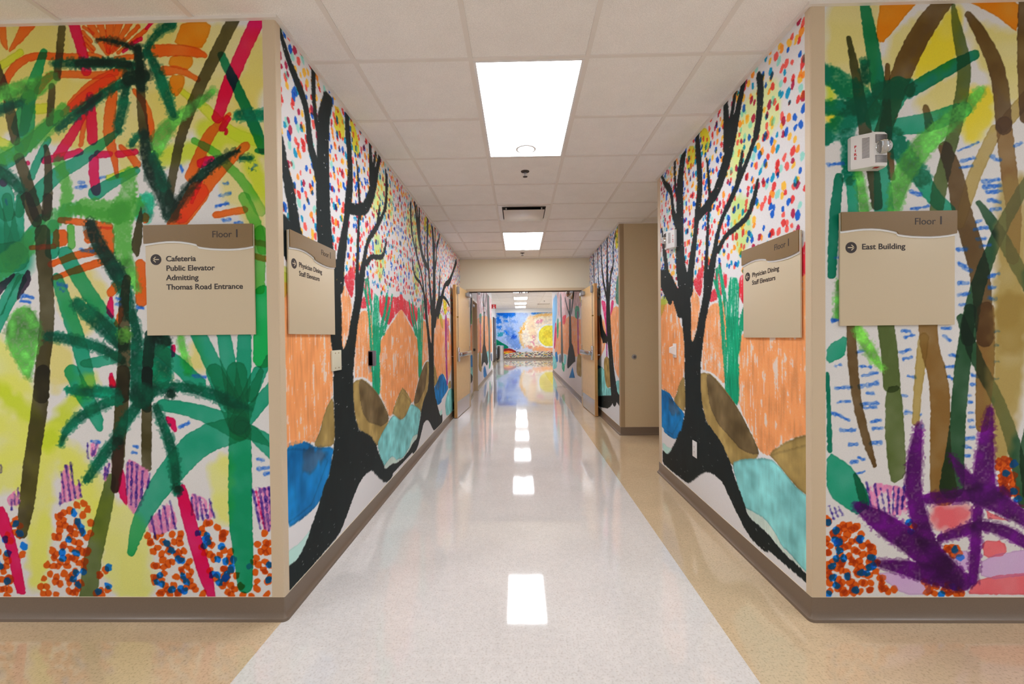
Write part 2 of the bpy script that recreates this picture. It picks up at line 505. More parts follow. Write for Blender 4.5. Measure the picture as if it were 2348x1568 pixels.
def paint(u, v, art, white=(228, 224, 222), seed=0):
    """lay the strokes of a mural one after another on the wall grid u (along the wall) x v (height);
    returns rows x columns x 3 colours, 0..1"""
    C = np.empty((len(v), len(u), 3))
    C[:] = np.array(white) / 255.0
    pitch = max(np.median(np.diff(u)), np.median(np.diff(v)))
    nE = lattice_noise(u, v, .012, .012, 1) - .5
    nF = lattice_noise(u, v, .005, .005, 2) - .5
    nG = lattice_noise(u, v, .0085, .0085, 3) - .5
    nB = lattice_noise(u, v, .09, .09, 4) - .5
    nM = lattice_noise(u, v, .03, .035, 7) - .5
    nS = (lattice_noise(u, v, .010, .075, 5) - .5) + .55 * (lattice_noise(u, v, .022, .16, 6) - .5)
    for k, line in enumerate(art.strip().splitlines()):
        f = line.split()
        style, col = f[0], f[1]
        if style in 'FJ':
            P = [tuple(float(q) / 1000 for q in s.split(',')) for s in f[3:]]
            dots(C, u, v, P, style, col, float(f[2]), seed * 1000 + k, nE)
            continue
        c = np.array(PAL[col]) / 255.0
        P = [tuple(float(q) / 1000 for q in s.split(',')) for s in f[2:]]
        m = {'W': .03, 'V': .12}.get(style, .012)
        r = max((q[2] for q in P), default=0) / 2 if len(P[0]) == 3 else 0
        i0, i1 = np.searchsorted(u, (min(q[0] for q in P) - r - m, max(q[0] for q in P) + r + m))
        j0, j1 = np.searchsorted(v, (min(q[1] for q in P) - r - m, max(q[1] for q in P) + r + m))
        if i1 <= i0 or j1 <= j0:
            continue
        S = (slice(j0, j1), slice(i0, i1))
        X, Y = u[None, i0:i1], v[j0:j1, None]
        if r:
            sd = np.full((j1 - j0, i1 - i0), 9.0)
            fat = 1.12 if style == 'D' else 1.06
            for a, b in zip(P[:-1], P[1:]):
                d, t = seg_dist(X, Y, a, b)
                np.minimum(sd, d - fat * (a[2] + (b[2] - a[2]) * t) / 2, out=sd)
        else:
            if len(P) > 3:                   # soften the corners of a painted area
                P = [tuple(p[h] * w + q[h] * (1 - w) for h in (0, 1)) for p, q in zip(P, P[1:] + P[:1]) for w in (.8, .2)]
            sd = poly_sd(X, Y, P)
        e, g, fn, b, mm, st = nE[S], nG[S], nF[S], nB[S], nM[S], nS[S]
        B = C[S]
        if style == 'M':
            a = np.clip(.5 - (sd + e * .005) / max(.0022, pitch * .8), 0, 1) * (.93 + .22 * b + .08 * mm)
            rim = np.clip(1 - np.abs(sd + .003) / .004, 0, 1) * .10
            mix = .72 * (B * c / .86) + .28 * c
            out = mix * (1 - rim)[..., None]
        elif style == 'N':
            a = np.clip(.5 - (sd + e * .014 + g * .012 - .004) / .012, 0, 1) * np.clip(1.0 + .4 * b + .5 * mm + .4 * g, .3, 1)
            out = .50 * (B * c / .86) + .50 * c
        elif style == 'D':
            a = np.clip(.5 - (sd + e * .014 + g * .018 - .004) / .008, 0, 1)
            a = a * np.clip(1.02 + .5 * g + .35 * mm - np.clip(.6 + sd / .014, 0, .45), .3, 1)
            out = (.7 * c + .3 * B * c / .86) * (1 + .5 * mm + .35 * b + .2 * g)[..., None]
        elif style == 'K':
            a = np.clip(.5 - (sd + e * .008 + g * .006) / .006, 0, 1) * np.clip(.78 + .8 * g + .4 * mm, .1, 1)
            out = .6 * c + .4 * B * c / .86
        elif style == 'W':
            a = np.clip(.5 - (sd + mm * .03 - .008) / .04, 0, 1) * np.clip(.95 + .4 * b, .5, 1)
            out = .45 * (B * c / .88) + .55 * c
        elif style == 'V':
            a = np.clip(.5 - (sd + mm * .10 + b * .12) / .10, 0, 1) * np.clip(.92 + .5 * b, .4, 1)
            out = c * (1 + .12 * b + .10 * mm)[..., None]
        elif style == 'C':
            a = np.clip(.5 - (sd + e * .010) / max(.006, pitch * .7), 0, 1)
            gap = np.clip((st + .34 * g + .5 * b + .30 * mm - {'oc': .27, 'pk': .12}.get(col, .42)) * 6.0, 0, 1)
            a = a * np.clip(1 - .85 * gap, 0, 1) * np.clip(.92 + .45 * g + .3 * fn, .3, 1)
            out = c * (1 + .12 * b + (.30 if col == 'gs' else .10) * st)[..., None]
        elif style == 'B':
            a = np.clip(.5 - (sd + e * .006) / max(.004, pitch * .7), 0, 1)
            rim = np.clip(1 + (sd - .001) / .014, 0, 1) * .22
            out = c * (1 + .20 * b + .13 * mm + .05 * st - rim)[..., None]
            out = out + (.08 * (b + .1))[..., None]
            if col == 'bd':
                a = a * .85
            if col == 'bn':
                a = np.clip(.5 - (sd + mm * .05) / .03, 0, 1) * .75
        else:
            a = np.clip(.5 - (sd + e * .007 + g * .006) / max(.003, pitch * .7), 0, 1)
            out = c * (1 + .12 * b + .08 * st)[..., None]
            if col == 'bt':
                fleck = (g > .43) & (mm > .18)
                a = a * np.where(fleck & (sd < -.004), .35, 1)
        a = np.clip(a, 0, 1)[..., None]
        C[S] = B * (1 - a) + np.clip(out, 0, 1) * a
    return np.clip(C, 0, 1)

def dots(C, u, v, P, style, pal, dens, seed, nE):
    rnd = random.Random(seed)
    xs, ys = [q[0] for q in P], [q[1] for q in P]
    sp = {'F': .0475, 'J': .0262}[style] / dens
    if pal == 'gd':
        sp = .075
    if pal == 'cz':
        sp = .11
    D = []
    x = min(xs)
    while x < max(xs):
        y = min(ys)
        while y < max(ys):
            px, py = x + rnd.uniform(-.55, .55) * sp, y + rnd.uniform(-.55, .55) * sp
            q = [rnd.random() for _ in range(5)]
            if u[0] - .1 < px < u[-1] + .1 and v[0] - .1 < py < v[-1] + .1 and inside(P, px, py):
                D.append((px, py, q))
            y += sp
        x += sp
    if style == 'J':
        D = [(px, py, q, 0) for px, py, q in D if q[0] < .92] + [(px, py, q, 1) for px, py, q in D if q[1] < .24]
    else:
        D = [(px, py, q, 2) for px, py, q in D if q[0] < .88]
    for px, py, q, kind in D:
        if style == 'J':
            c = np.array([(222, 90, 10), (4, 122, 232)][kind]) / 255
            ra, rb, th = .0155 + .005 * q[2], .0145 + .003 * q[3], q[4] * 3
            if kind:
                px, py = px + .046 * (q[2] - .5), py + .046 * (q[3] - .5)
        else:
            L = DOTS[pal]
            c = np.array(L[int(q[1] * len(L)) % len(L)]) / 255
            s = .75 + .6 * q[2]
            if pal == 'gd':
                ra, rb, th = .06 * s, .018 * s, (q[4] - .5) * 1.2
            elif pal == 'cz':
                ra, rb, th = .03 * s, .06 * s, 0
            else:
                ra, rb, th = .0142 * s, .0182 * s, (q[4] - .5) * 1.3
        R = max(ra, rb) + .006
        i0, i1 = np.searchsorted(u, (px - R, px + R))
        j0, j1 = np.searchsorted(v, (py - R, py + R))
        if i1 <= i0 or j1 <= j0:
            continue
        X, Y = u[None, i0:i1] - px, v[j0:j1, None] - py
        ct, sn = math.cos(th), math.sin(th)
        d = np.hypot((X * ct + Y * sn) / ra, (-X * sn + Y * ct) / rb) - 1
        S = (slice(j0, j1), slice(i0, i1))
        a = np.clip(.5 - (d * min(ra, rb) + nE[S] * .007) / .0025, 0, 1)[..., None] * .96
        B = C[S]
        k = .30 if style == 'J' else .55
        lo = .55 if style == 'J' else .35
        C[S] = B * (1 - a) + a * np.clip((1 - k) * c * (lo + (1 - lo) * B.mean(-1, keepdims=True) / .87) + k * B * c / .87, 0, 1)

ART = {}
ART['fl'] = '''
W ye -2882,2764 -1135,2733 -1142,2359 -1295,2251 -1465,2255 -1636,2175 -2092,2183 -2204,2269 -2898,2227
W ye -2709,2749 -2045,2733 -2042,2600 -2076,2378 -2103,2184 -2203,2336 -2378,2217 -2724,2223
W ye -2096,2479 -1937,2464 -1961,2420 -1862,2235 -1875,2163 -2080,2178
W ye -1688,2426 -1484,2443 -1463,2365 -1510,2256 -1658,2203 -1677,2370
W ye -1659,2691 -1546,2721 -1559,2627 -1655,2630
W ye -1164,2690 -1143,2436 -1157,2414 -1243,2328 -1276,2395 -1205,2581
W ye -1248,2405 -1176,2326 -1146,2248 -1153,1861 -1246,1862 -1330,1919 -1408,2254
W ye -1835,2179 -1732,2204 -1752,2066 -1821,2039
M li -1434,2354,45 -1400,2320,47 -1331,2252,53 -1268,2211,54 -1212,2196,51 -1184,2188,50
W li -1409,2237,83 -1381,2228,83 -1324,2210,83 -1260,2191,79 -1187,2170,71 -1151,2160,66
W li -1643,2114,78 -1410,2154,67
W li -1208,2084,67 -1200,2061,67 -1184,2017,67 -1171,1975,67 -1160,1936,67 -1155,1916,68
M li -1529,2422,28 -1485,2388,33
M li -2427,2525,39 -2413,2530,39 -2384,2541,39 -2345,2562,38 -2295,2594,35 -2270,2611,34
M li -2208,2353,45 -2151,2355,45
M li -2401,2217,45 -2344,2188,51
M li -1872,2034,28 -1857,2038,29 -1825,2046,32 -1798,2055,33 -1775,2066,34 -1763,2071,34
M or -2353,2746,34 -2352,2728,34 -2350,2692,34 -2345,2662,29 -2337,2640,19 -2333,2629,14
M or -2227,2743,62 -2242,2722,55 -2271,2681,41 -2294,2651,29 -2311,2630,19 -2319,2620,14
M or -2372,2429,40 -2368,2437,40 -2359,2454,40 -2344,2480,40 -2323,2516,40 -2298,2546,39 -2268,2570,37 -2237,2585,36 -2202,2592,34 -2166,2594,33 -2129,2591,33 -2084,2589,33 -2030,2586,31 -2002,2585,31
M or -2194,2436,34 -2184,2450,34 -2163,2477,34 -2143,2495,34 -2123,2503,33 -2091,2507,33 -2048,2508,33 -1999,2505,33 -1942,2500,33 -1892,2501,33 -1849,2508,33 -1828,2512,33
M or -2030,2366,56 -2007,2388,58 -1960,2431,60 -1903,2469,59 -1834,2501,53 -1799,2517,50
M or -2080,2328,28 -2053,2348,34 -1999,2389,45 -1943,2425,53 -1886,2458,59 -1857,2474,61
M or -1841,2429,40 -1846,2401,44 -1856,2346,53 -1862,2293,55 -1866,2243,53 -1862,2194,47 -1849,2147,38 -1840,2102,30 -1835,2060,21 -1832,2039,17
M or -1974,2348,20 -1976,2332,21 -1979,2298,24 -1985,2258,25 -1993,2211,24 -1997,2187,23
M or -1744,2427,22 -1731,2410,25 -1703,2376,31 -1684,2334,34 -1674,2284,34 -1669,2245,31 -1669,2217,26 -1670,2203,23
M or -1812,2173,23 -1800,2161,25 -1775,2138,31 -1757,2119,35 -1746,2102,38 -1740,2093,40
M or -1661,2605,55 -1633,2605,55 -1576,2605,53 -1526,2603,50 -1481,2597,46 -1447,2590,39 -1424,2582,28 -1413,2577,22
M or -1607,2512,44 -1587,2513,41 -1547,2515,36 -1508,2505,30 -1469,2482,25 -1449,2470,22
M or -1306,2312,17 -1323,2298,22 -1357,2268,34 -1385,2239,43 -1405,2212,52 -1422,2182,55 -1437,2149,52 -1456,2108,51 -1480,2058,51 -1492,2033,51
M or -1235,2167,39 -1251,2154,40 -1282,2127,43 -1317,2095,48 -1354,2060,53 -1394,2019,60 -1438,1972,69 -1480,1929,77 -1520,1888,86 -1540,1867,90
M am -1517,2731 -1377,2728 -1406,2640 -1435,2608 -1559,2633 -1541,2677
M am -1571,2584 -1470,2581 -1470,2537 -1499,2510 -1589,2534
M am -1579,2495 -1511,2494 -1512,2444 -1547,2389 -1586,2423
M or -1971,2720,17 -1932,2691,17
M or -1977,2698,17 -1938,2653,17
M or -1972,2670,17 -1928,2619,20
M or -1967,2642,17 -1934,2608,17
M or -1942,2730,34 -1865,2601,28
M or -1897,2735,34 -1860,2607,23
M or -1851,2734,40 -1860,2607,23
M or -1806,2733,34 -1848,2606,23
M or -1760,2732,28 -1837,2612,20
M or -1721,2714,22 -1825,2617,17
M or -1688,2697,22 -1814,2600,17
M or -1735,2582,25 -1826,2573,22
M or -1951,2598,22 -1894,2580,22
M mg -2022,2743,48 -2015,2721,48 -2002,2676,46 -1990,2636,45 -1979,2600,45 -1972,2566,45 -1967,2536,46 -1964,2520,46
M mg -1653,2735,17 -1682,2708,16
M mg -1711,2659,22 -1751,2637,20
M mg -1774,2616,17 -1792,2605,17
M mg -1950,2409,34 -1949,2387,38 -1947,2342,45 -1945,2292,48 -1943,2236,48 -1943,2208,48
M mg -1974,2332,28 -1989,2308,33 -2019,2261,41 -2051,2213,46 -2087,2164,47 -2104,2139,48
M mg -2168,2118,34 -2149,2122,34 -2112,2129,34 -2070,2138,33 -2024,2149,31 -2001,2154,31
M mg -1921,2141,33 -1864,2140,28
M mg -1825,2139,33 -1745,2149,28
M mg -1939,2119,43 -1939,2100,44 -1940,2061,45 -1938,2026,46 -1933,1995,46 -1931,1979,46
M mg -1168,2739,62 -1190,2693,62 -1234,2601,62 -1269,2527,62 -1296,2472,62 -1322,2408,59 -1349,2334,53 -1362,2297,51
M mg -1317,2291,31 -1341,2247,31
M mg -1324,2241,17 -1324,2224,15
M mg -1440,2093,44 -1394,2109,33
M mg -1447,2010,23 -1488,1916,16
M mg -2365,2021,34 -2364,2020,34
M mg -2248,2108,17 -2247,2107,17
M te -2162,2608,34 -2169,2586,38 -2185,2542,45 -2202,2496,53 -2220,2449,63 -2241,2387,71 -2266,2310,77 -2279,2271,80
M te -2235,2415,57 -2237,2379,60 -2242,2306,66 -2252,2249,67 -2267,2208,64 -2275,2187,63
M te -2094,2328,39 -2122,2302,44 -2178,2251,52 -2227,2207,59 -2271,2171,65 -2315,2141,70 -2359,2117,76 -2381,2105,79
M te -1834,2234,28 -1856,2219,34 -1899,2189,45 -1942,2158,52 -1986,2126,55 -2029,2098,57 -2073,2077,60 -2109,2054,63 -2138,2029,66 -2171,1999,69 -2206,1963,72 -2224,1945,74
M te -1741,2065,34 -1772,2051,38 -1836,2021,46 -1885,1995,53 -1919,1974,59 -1937,1963,62
M te -2148,2212,28 -2160,2192,30 -2184,2150,33 -2205,2109,34 -2223,2067,34 -2233,2046,34
M te -2394,2049,69 -2383,2028,69 -2361,1985,69 -2350,1943,71 -2351,1901,73 -2352,1880,75
M te -2281,1963,34 -2294,1879,40
M td -1340,2578,34 -1324,2543,36 -1291,2474,42 -1260,2405,46 -1231,2339,47 -1199,2266,48 -1167,2188,50 -1151,2149,50
M td -1185,2144,22 -1146,2141,22
M ol -2073,2717,34 -2077,2688,34 -2084,2630,34 -2091,2574,34 -2098,2522,34 -2102,2496,34
M ol -2125,2452,31 -2141,2290,34
M ol -2161,2179,23 -2158,2161,26 -2153,2124,32 -2153,2049,37 -2157,1934,41 -2159,1877,43
M ol -1281,2737,56 -1300,2701,55 -1338,2631,54 -1377,2557,53 -1418,2481,51 -1450,2416,50 -1474,2364,49 -1496,2311,47 -1517,2256,44 -1537,2194,42 -1555,2125,40 -1572,2048,39 -1588,1965,38 -1596,1924,37
M ol -1723,2615,34 -1721,2573,35 -1717,2490,38 -1714,2415,40 -1711,2348,42 -1708,2293,43 -1705,2248,45 -1703,2226,45
M ol -2381,2552,34 -2378,2543,34 -2373,2527,34 -2363,2498,36 -2350,2459,39 -2343,2439,40
M ol -2338,2417,40 -2334,2397,43 -2327,2358,49 -2318,2306,49 -2308,2242,43 -2303,2210,40
M ol -2288,2131,46 -2280,2106,47 -2264,2055,50 -2244,1989,53 -2220,1907,56 -2208,1867,57
D gr -1383,2414,33 -1403,2399,35 -1443,2369,38 -1484,2341,42 -1527,2314,47 -1566,2283,56 -1601,2248,67 -1625,2212,72 -1640,2176,69 -1648,2158,68
N gr -2125,2490,50 -2143,2477,53 -2181,2450,59 -2218,2428,60 -2252,2412,57 -2295,2411,54 -2347,2423,52 -2372,2429,50
D gr -2396,2418,67 -2367,2426,66 -2309,2442,63 -2260,2457,54 -2219,2473,40 -2199,2481,33
N gr -2077,2345,56 -2094,2326,59 -2129,2287,65 -2165,2255,68 -2200,2227,67 -2236,2203,67 -2274,2181,67 -2315,2161,67 -2358,2142,67 -2380,2133,67
M gr -1472,2194,28 -1449,2182,31 -1404,2159,36 -1368,2132,39 -1341,2101,39 -1306,2065,41 -1264,2022,43 -1226,1969,46 -1191,1904,49 -1173,1872,51
N gr -2105,2111,40 -2094,2080,41 -2073,2018,44 -2067,1959,46 -2077,1904,46 -2082,1876,46
N gr -1775,2049,51 -1776,2026,55 -1777,1978,64 -1792,1934,71 -1821,1892,76 -1836,1872,79
D td -1261,2306,50 -1137,2304,50
D dg -2112,2557,33 -2083,2557,36 -2026,2557,42 -1962,2557,44 -1891,2557,44 -1830,2552,44 -1779,2543,44 -1753,2538,44
D bk -2003,2557,33 -1966,2557,33 -1892,2557,33 -1832,2553,33 -1787,2547,33 -1765,2544,33
D bk -1915,2663,14 -1900,2662,17 -1868,2658,22 -1837,2652,25 -1806,2643,25 -1778,2633,26 -1753,2621,27 -1740,2615,28
D dg -1568,2722,50 -1581,2715,47 -1607,2702,42 -1631,2683,38 -1654,2659,35 -1672,2634,34 -1684,2610,34 -1690,2597,34
D dg -1678,2597,34 -1667,2577,37 -1646,2538,42 -1627,2495,47 -1611,2447,49 -1593,2396,47 -1575,2340,38 -1565,2312,34
D dg -2101,2262,34 -2084,2275,37 -2049,2302,42 -2008,2332,45 -1962,2365,45 -1919,2394,43 -1878,2421,40 -1832,2445,40 -1780,2466,43 -1755,2477,45
D bk -2008,2332,22 -1991,2344,24 -1956,2369,27 -1930,2388,27 -1913,2401,24 -1904,2408,22
D dg -1778,2444,34 -1783,2426,37 -1792,2390,43 -1801,2352,45 -1811,2310,45 -1817,2278,43 -1821,2256,37 -1822,2245,34
D bk -1766,2483,67 -1698,2492,61
D bk -1723,2626,34 -1721,2604,35 -1716,2559,38 -1713,2512,40 -1711,2462,40 -1710,2437,40
D bk -1703,2226,45 -1701,2200,48 -1696,2147,54 -1687,2099,58 -1674,2057,61 -1654,2015,65 -1626,1973,71 -1606,1931,75 -1592,1889,78 -1586,1868,79
D dg -1761,2183,34 -1738,2216,28
D dg -1665,2131,34 -1659,2114,37 -1645,2080,43 -1633,2045,47 -1623,2009,50 -1617,1991,51
D bk -1269,2146,22 -1283,2140,25 -1312,2130,31 -1347,2110,36 -1390,2080,42 -1432,2046,45 -1472,2008,45 -1509,1967,46 -1541,1923,49 -1557,1901,51
D dg -1214,2111,28 -1259,2112,22
D dg -1198,2061,11 -1209,2056,11
D dg -2397,2346,45 -2383,2350,45 -2354,2357,45 -2324,2367,42 -2292,2377,36 -2276,2382,34
D dg -2415,2094,51 -2393,2080,51 -2347,2051,51 -2314,2022,48 -2291,1994,43 -2280,1980,40
D te -1698,1925,68 -1711,1870,80
K bl -2022,1992,15 -1982,1997,15
K bl -2010,2014,11 -1987,2014,11
K bl -1912,2035,10 -1889,2037,10
K bl -1358,1942,12 -1307,1955,12
K bl -1340,1997,12 -1320,2002,12
K bl -1376,1898,13 -1324,1908,13
K bl -1536,2078,14 -1528,2056,14
K bl -1192,2078,13 -1209,2061,13
K bl -2356,1942,8 -2351,1919,8
W ye -2141,1570 -1990,1618 -1889,1527 -1903,1426 -1986,1314 -2055,1287 -2120,1485
W ye -2142,1288 -2079,1259 -2048,1101 -2176,1051 -2160,1260
W yl -2629,1435 -2401,1313 -2367,1279 -2268,1091 -2245,1052 -2407,1053 -2639,1055
W ye -1696,1216 -1589,1130 -1670,1086 -1703,1143
W ye -1483,1309 -1430,1140 -1532,1152
W ye -1273,1920 -1152,1918 -1156,1696 -1220,1752
M te -2419,1961,52 -2406,1914,56 -2379,1818,65 -2358,1744,75 -2342,1693,87 -2334,1668,92
M te -2350,1949,46 -2346,1918,49 -2339,1856,55 -2334,1797,63 -2329,1741,75 -2327,1713,81
M te -2287,1948,40 -2290,1917,45 -2298,1856,53 -2306,1794,65 -2317,1732,79 -2322,1702,86
M te -2191,1851,45 -2205,1830,48 -2232,1789,54 -2263,1747,62 -2299,1705,74 -2316,1685,79
W te -2391,1703,241 -2357,1668,218
M te -2449,1670,113 -2322,1679,135
M te -2398,1432,40 -2389,1452,39 -2370,1491,36 -2348,1530,34 -2321,1569,34 -2307,1589,34
M te -2412,1342,34 -2399,1364,34 -2375,1409,34 -2345,1468,37 -2308,1541,43 -2290,1577,46
M te -2135,1822,52 -2143,1699,63
M te -2081,1687,69 -2067,1661,69 -2039,1610,69 -2009,1559,68 -1976,1508,67 -1940,1455,65 -1901,1398,64 -1868,1348,63 -1840,1306,63 -1826,1285,63
M te -2123,1575,52 -2111,1538,56 -2087,1465,65 -2062,1386,69 -2035,1301,69 -2011,1210,68 -1990,1114,65 -1980,1066,63
N gq -2030,1899,50 -2057,1885,56 -2112,1858,67 -2159,1827,75 -2197,1791,78 -2234,1755,81 -2269,1719,83 -2319,1679,88 -2384,1635,93 -2416,1613,96
M ol -2258,1948,52 -2215,1840,52
M ol -2159,1946,45 -2168,1862,42
M ol -2187,1789,69 -2186,1763,69 -2185,1709,69 -2182,1655,68 -2177,1598,67 -2175,1535,66 -2173,1465,66 -2175,1401,66 -2179,1345,66 -2186,1281,65 -2197,1211,64 -2204,1142,66 -2209,1074,70 -2211,1040,72
M or -2135,1805 -2066,1799 -2068,1726 -2143,1721
M or -2100,1844,28 -2071,1841,29 -2014,1834,30 -1957,1826,31 -1900,1817,31 -1872,1813,31
N gr -2053,1894,34 -2029,1891,34 -1980,1884,34 -1934,1876,34 -1892,1867,34 -1856,1871,34 -1827,1887,34 -1813,1895,34
M or -2150,1643,28 -2124,1652,29 -2072,1671,32 -2013,1687,35 -1947,1700,38 -1914,1707,39
M or -2135,1581,22 -2106,1590,25 -2048,1609,31 -1987,1628,34 -1924,1647,34 -1892,1656,34
M or -2241,1720,20 -2137,1724,25
M or -1998,1803 -1900,1813 -1849,1807 -1852,1678 -1887,1650 -1930,1741 -1988,1730
M or -1716,1877 -1683,1860 -1695,1821 -1720,1821
M or -1459,1957,96 -1477,1932,93 -1512,1882,87 -1541,1845,79 -1564,1820,67 -1576,1808,62
M or -1382,1855,28 -1246,1878,32
M or -1843,1543,40 -1873,1510,40
M or -1817,1442,31 -1847,1364,28
M or -1733,1637,46 -1731,1469,51
M or -1215,1733,25 -1142,1718,25
M or -1216,1669,25 -1143,1651,25
N gr -1984,1898,78 -1941,1891,83 -1856,1875,91 -1796,1877,88 -1761,1896,74 -1744,1906,67
M gr -2055,1810,34 -2051,1726,34
N gr -1813,1873,74 -1812,1677,74
D gr -1796,1638,63 -1790,1624,60 -1779,1596,54 -1769,1568,47 -1758,1539,39 -1752,1525,34
M gr -1245,1931,51 -1231,1900,51 -1204,1838,51 -1184,1780,49 -1171,1724,47 -1165,1696,45
M gr -1174,1780,51 -1185,1518,51
M g2 -1168,1495,73 -1174,1199,85
M ol -1718,1922 -1718,1760 -1744,1654 -1777,1716 -1752,1816
D bk -1963,1820,51 -1955,1798,54 -1939,1756,60 -1917,1714,63 -1889,1671,63 -1867,1636,63 -1850,1608,63 -1842,1594,63
D dg -1859,1616,63 -1851,1605,63 -1834,1582,63 -1819,1549,63 -1806,1504,63 -1795,1460,60 -1787,1418,54 -1784,1397,51
D dg -2029,1456,57 -2012,1441,61 -1978,1413,70 -1941,1382,73 -1902,1347,70 -1868,1315,67 -1840,1283,64 -1826,1268,63
D dg -2170,1311,45 -2147,1308,45 -2101,1302,45 -2050,1291,45 -1993,1277,45 -1944,1261,45 -1904,1243,45 -1870,1225,44 -1842,1205,41 -1828,1195,40
M ol -1797,1571,34 -1802,1537,37 -1812,1470,43 -1816,1405,48 -1815,1344,52 -1815,1284,55 -1816,1228,56 -1819,1158,57 -1824,1073,57 -1826,1031,57
D dg -1772,1408,34 -1768,1384,39 -1761,1336,47 -1757,1284,53 -1759,1228,56 -1762,1157,56 -1766,1073,53 -1769,1031,51
D td -1661,1266,114 -1664,1131,126
M tk -1694,1311,48 -1708,1176,49
M tk -1712,1143,49 -1714,1030,49
M mg -1879,1493 -1862,1487 -1861,1375 -1903,1426
M mg -1892,1139 -1872,1144 -1854,1071 -1891,1068
M mg -1598,1265 -1575,1271 -1579,1215 -1599,1209
D bk -1666,1294,45 -1615,1282,45
M bp -2324,1606 -2319,1595 -2384,1511 -2419,1489 -2418,1545
M bp -2263,1619 -2249,1610 -2241,1565 -2310,1479 -2318,1487 -2290,1577
D gr -2293,1453 -2242,1447 -2192,1345 -2205,1300 -2261,1103 -2279,1108 -2367,1262 -2377,1347 -2334,1431
D gr -1552,1293,34 -1521,1141,34
D lg -1814,1313,63 -1813,1312,63
M te -1472,1314,68 -1454,1278,70 -1419,1205,73 -1380,1124,77 -1339,1037,83 -1319,993,85
M te -1353,1313,62 -1346,1270,64 -1334,1183,67 -1321,1103,72 -1308,1030,81 -1302,993,85
M te -1257,1295,62 -1259,1242,64 -1264,1136,67 -1271,1060,69 -1280,1015,72 -1285,993,74
M te -1145,1199,34 -1233,1026,51
M te -1644,1238,62 -1626,1223,64 -1590,1195,67 -1548,1157,70 -1500,1108,72 -1476,1084,74
M te -2006,1185,34 -1990,1186,38 -1959,1189,46 -1920,1195,49 -1874,1206,46 -1851,1212,45
D td -2084,1067,23 -2055,1067,25 -1997,1066,31 -1941,1065,32 -1887,1063,30 -1860,1062,28
K bl -2292,1498,17 -2240,1492,17
K bl -2293,1473,14 -2252,1470,14
K bl -2118,1552,19 -2084,1541,19
K bl -2107,1530,11 -2096,1518,11
K bl -2011,1708,15 -1954,1699,15
K bl -1845,1482,15 -1833,1479,15
K bl -1848,1454,15 -1831,1453,15
K bl -1754,1441,15 -1726,1435,15
K bl -1343,1832,14 -1314,1837,14
K bl -1289,1820,14 -1258,1820,14
K bl -1498,1124,14 -1442,1118,13
K bl -1359,1899,13 -1319,1907,11
W yl -2711,1138 -2238,1133 -2258,909 -2302,685 -2334,610 -2727,551
W li -2176,856,68 -2452,1113,46
W yl -2176,856,83 -2457,911,53
W yl -2176,856,82 -2462,716,67
W yl -2176,856,68 -2305,565,68
W yl -2176,856,83 -2193,757,84 -2229,558,84 -2244,386,80 -2240,239,73 -2238,165,69
W li -2176,856,60 -1980,1101,52
W yl -2176,856,84 -2146,813,86 -2088,727,90 -2035,620,92 -1988,492,92 -1965,428,92
W li -2176,834,84 -2175,833,84
W yl -1993,548 -1886,563 -1737,458 -1699,105 -1896,105
W yl -2286,384 -2160,564 -2193,459 -2179,384 -2238,158 -2277,158
W yl -2162,796 -2047,818 -1886,548 -1949,458 -2052,608
W yl -1438,710 -1331,769 -1337,456 -1397,456
M ol -2199,1148,65 -2204,1110,66 -2213,1036,70 -2225,958,72 -2238,875,72 -2252,797,72 -2265,722,72 -2276,647,72 -2286,572,72 -2297,501,66 -2310,433,52 -2317,399,46
M og -1892,653,45 -1898,623,50 -1911,563,59 -1928,496,66 -1948,421,70 -1967,349,74 -1984,282,78 -1997,209,80 -2006,132,80 -2011,94,80
M ol -1824,1144,60 -1827,1094,61 -1833,994,63 -1840,916,62 -1846,860,59 -1852,802,56 -1855,742,54 -1861,686,49 -1869,634,42 -1874,608,38
M rb -1854,817,53 -1856,791,53 -1859,738,53 -1864,684,47 -1871,628,36 -1874,600,30
M tk -1711,1143,49 -1718,980,47
M ol -1718,987,47 -1724,704,45
J jd 0.8 -2130,541 -1993,541 -1981,413 -2014,271 -2056,105 -2270,105 -2222,218 -2172,384
J jd 0.8 -1738,398 -1579,427 -1529,270 -1464,105 -1684,105 -1727,233
J jd 0.8 -1488,457 -1345,434 -1334,232 -1246,105 -1389,105 -1468,307
J jd 0.8 -1211,411 -1136,404 -1141,105 -1224,105 -1244,232
J jd 0.8 -2375,505 -2337,497 -2295,346 -2328,248 -2393,399
J jd 0.9 -2886,385 -2388,309 -2362,105 -2894,105
J jd 0.9 -1954,233 -1909,233 -1889,105 -1980,105
C pk -1821,749 -1747,712 -1702,682 -1735,562 -1766,503 -1797,488 -1826,563
C pk -2127,684 -2087,729 -2060,609 -2036,653 -2030,563 -2092,549 -2134,534
C pk -2389,565 -2327,617 -2321,535 -2375,520
C pk -2002,818 -1941,825 -1958,758 -1988,750
C pk -1929,705 -1890,735 -1899,653 -1922,638
C pk -1722,457 -1614,554 -1579,427 -1670,390 -1723,405
C pk -1530,591 -1433,554 -1412,464 -1495,449
C pk -1237,605 -1132,612 -1136,411 -1196,411
K nv -1811,727,8 -1818,578,8
K nv -1792,727,10 -1800,533,8
K nv -1769,712,10 -1777,518,8
K nv -1743,682,14 -1750,562,11
K nv -1710,674,10 -1722,607,8
K nv -2123,684,10 -2111,549,8
K nv -2103,714,9 -2084,556,8
K nv -2080,728,10 -2061,564,8
K nv -2044,646,9 -2034,571,8
K nv -2129,586,8 -2134,526,8
K nv -2362,557,8 -2364,512,8
K nv -2347,580,8 -2348,535,8
K nv -2331,610,8 -2328,542,8
K nv -2408,715,8 -2409,685,8
K nv -1998,818,9 -1996,750,8
K nv -1976,795,8 -1977,758,8
K nv -1956,810,8 -1969,765,8
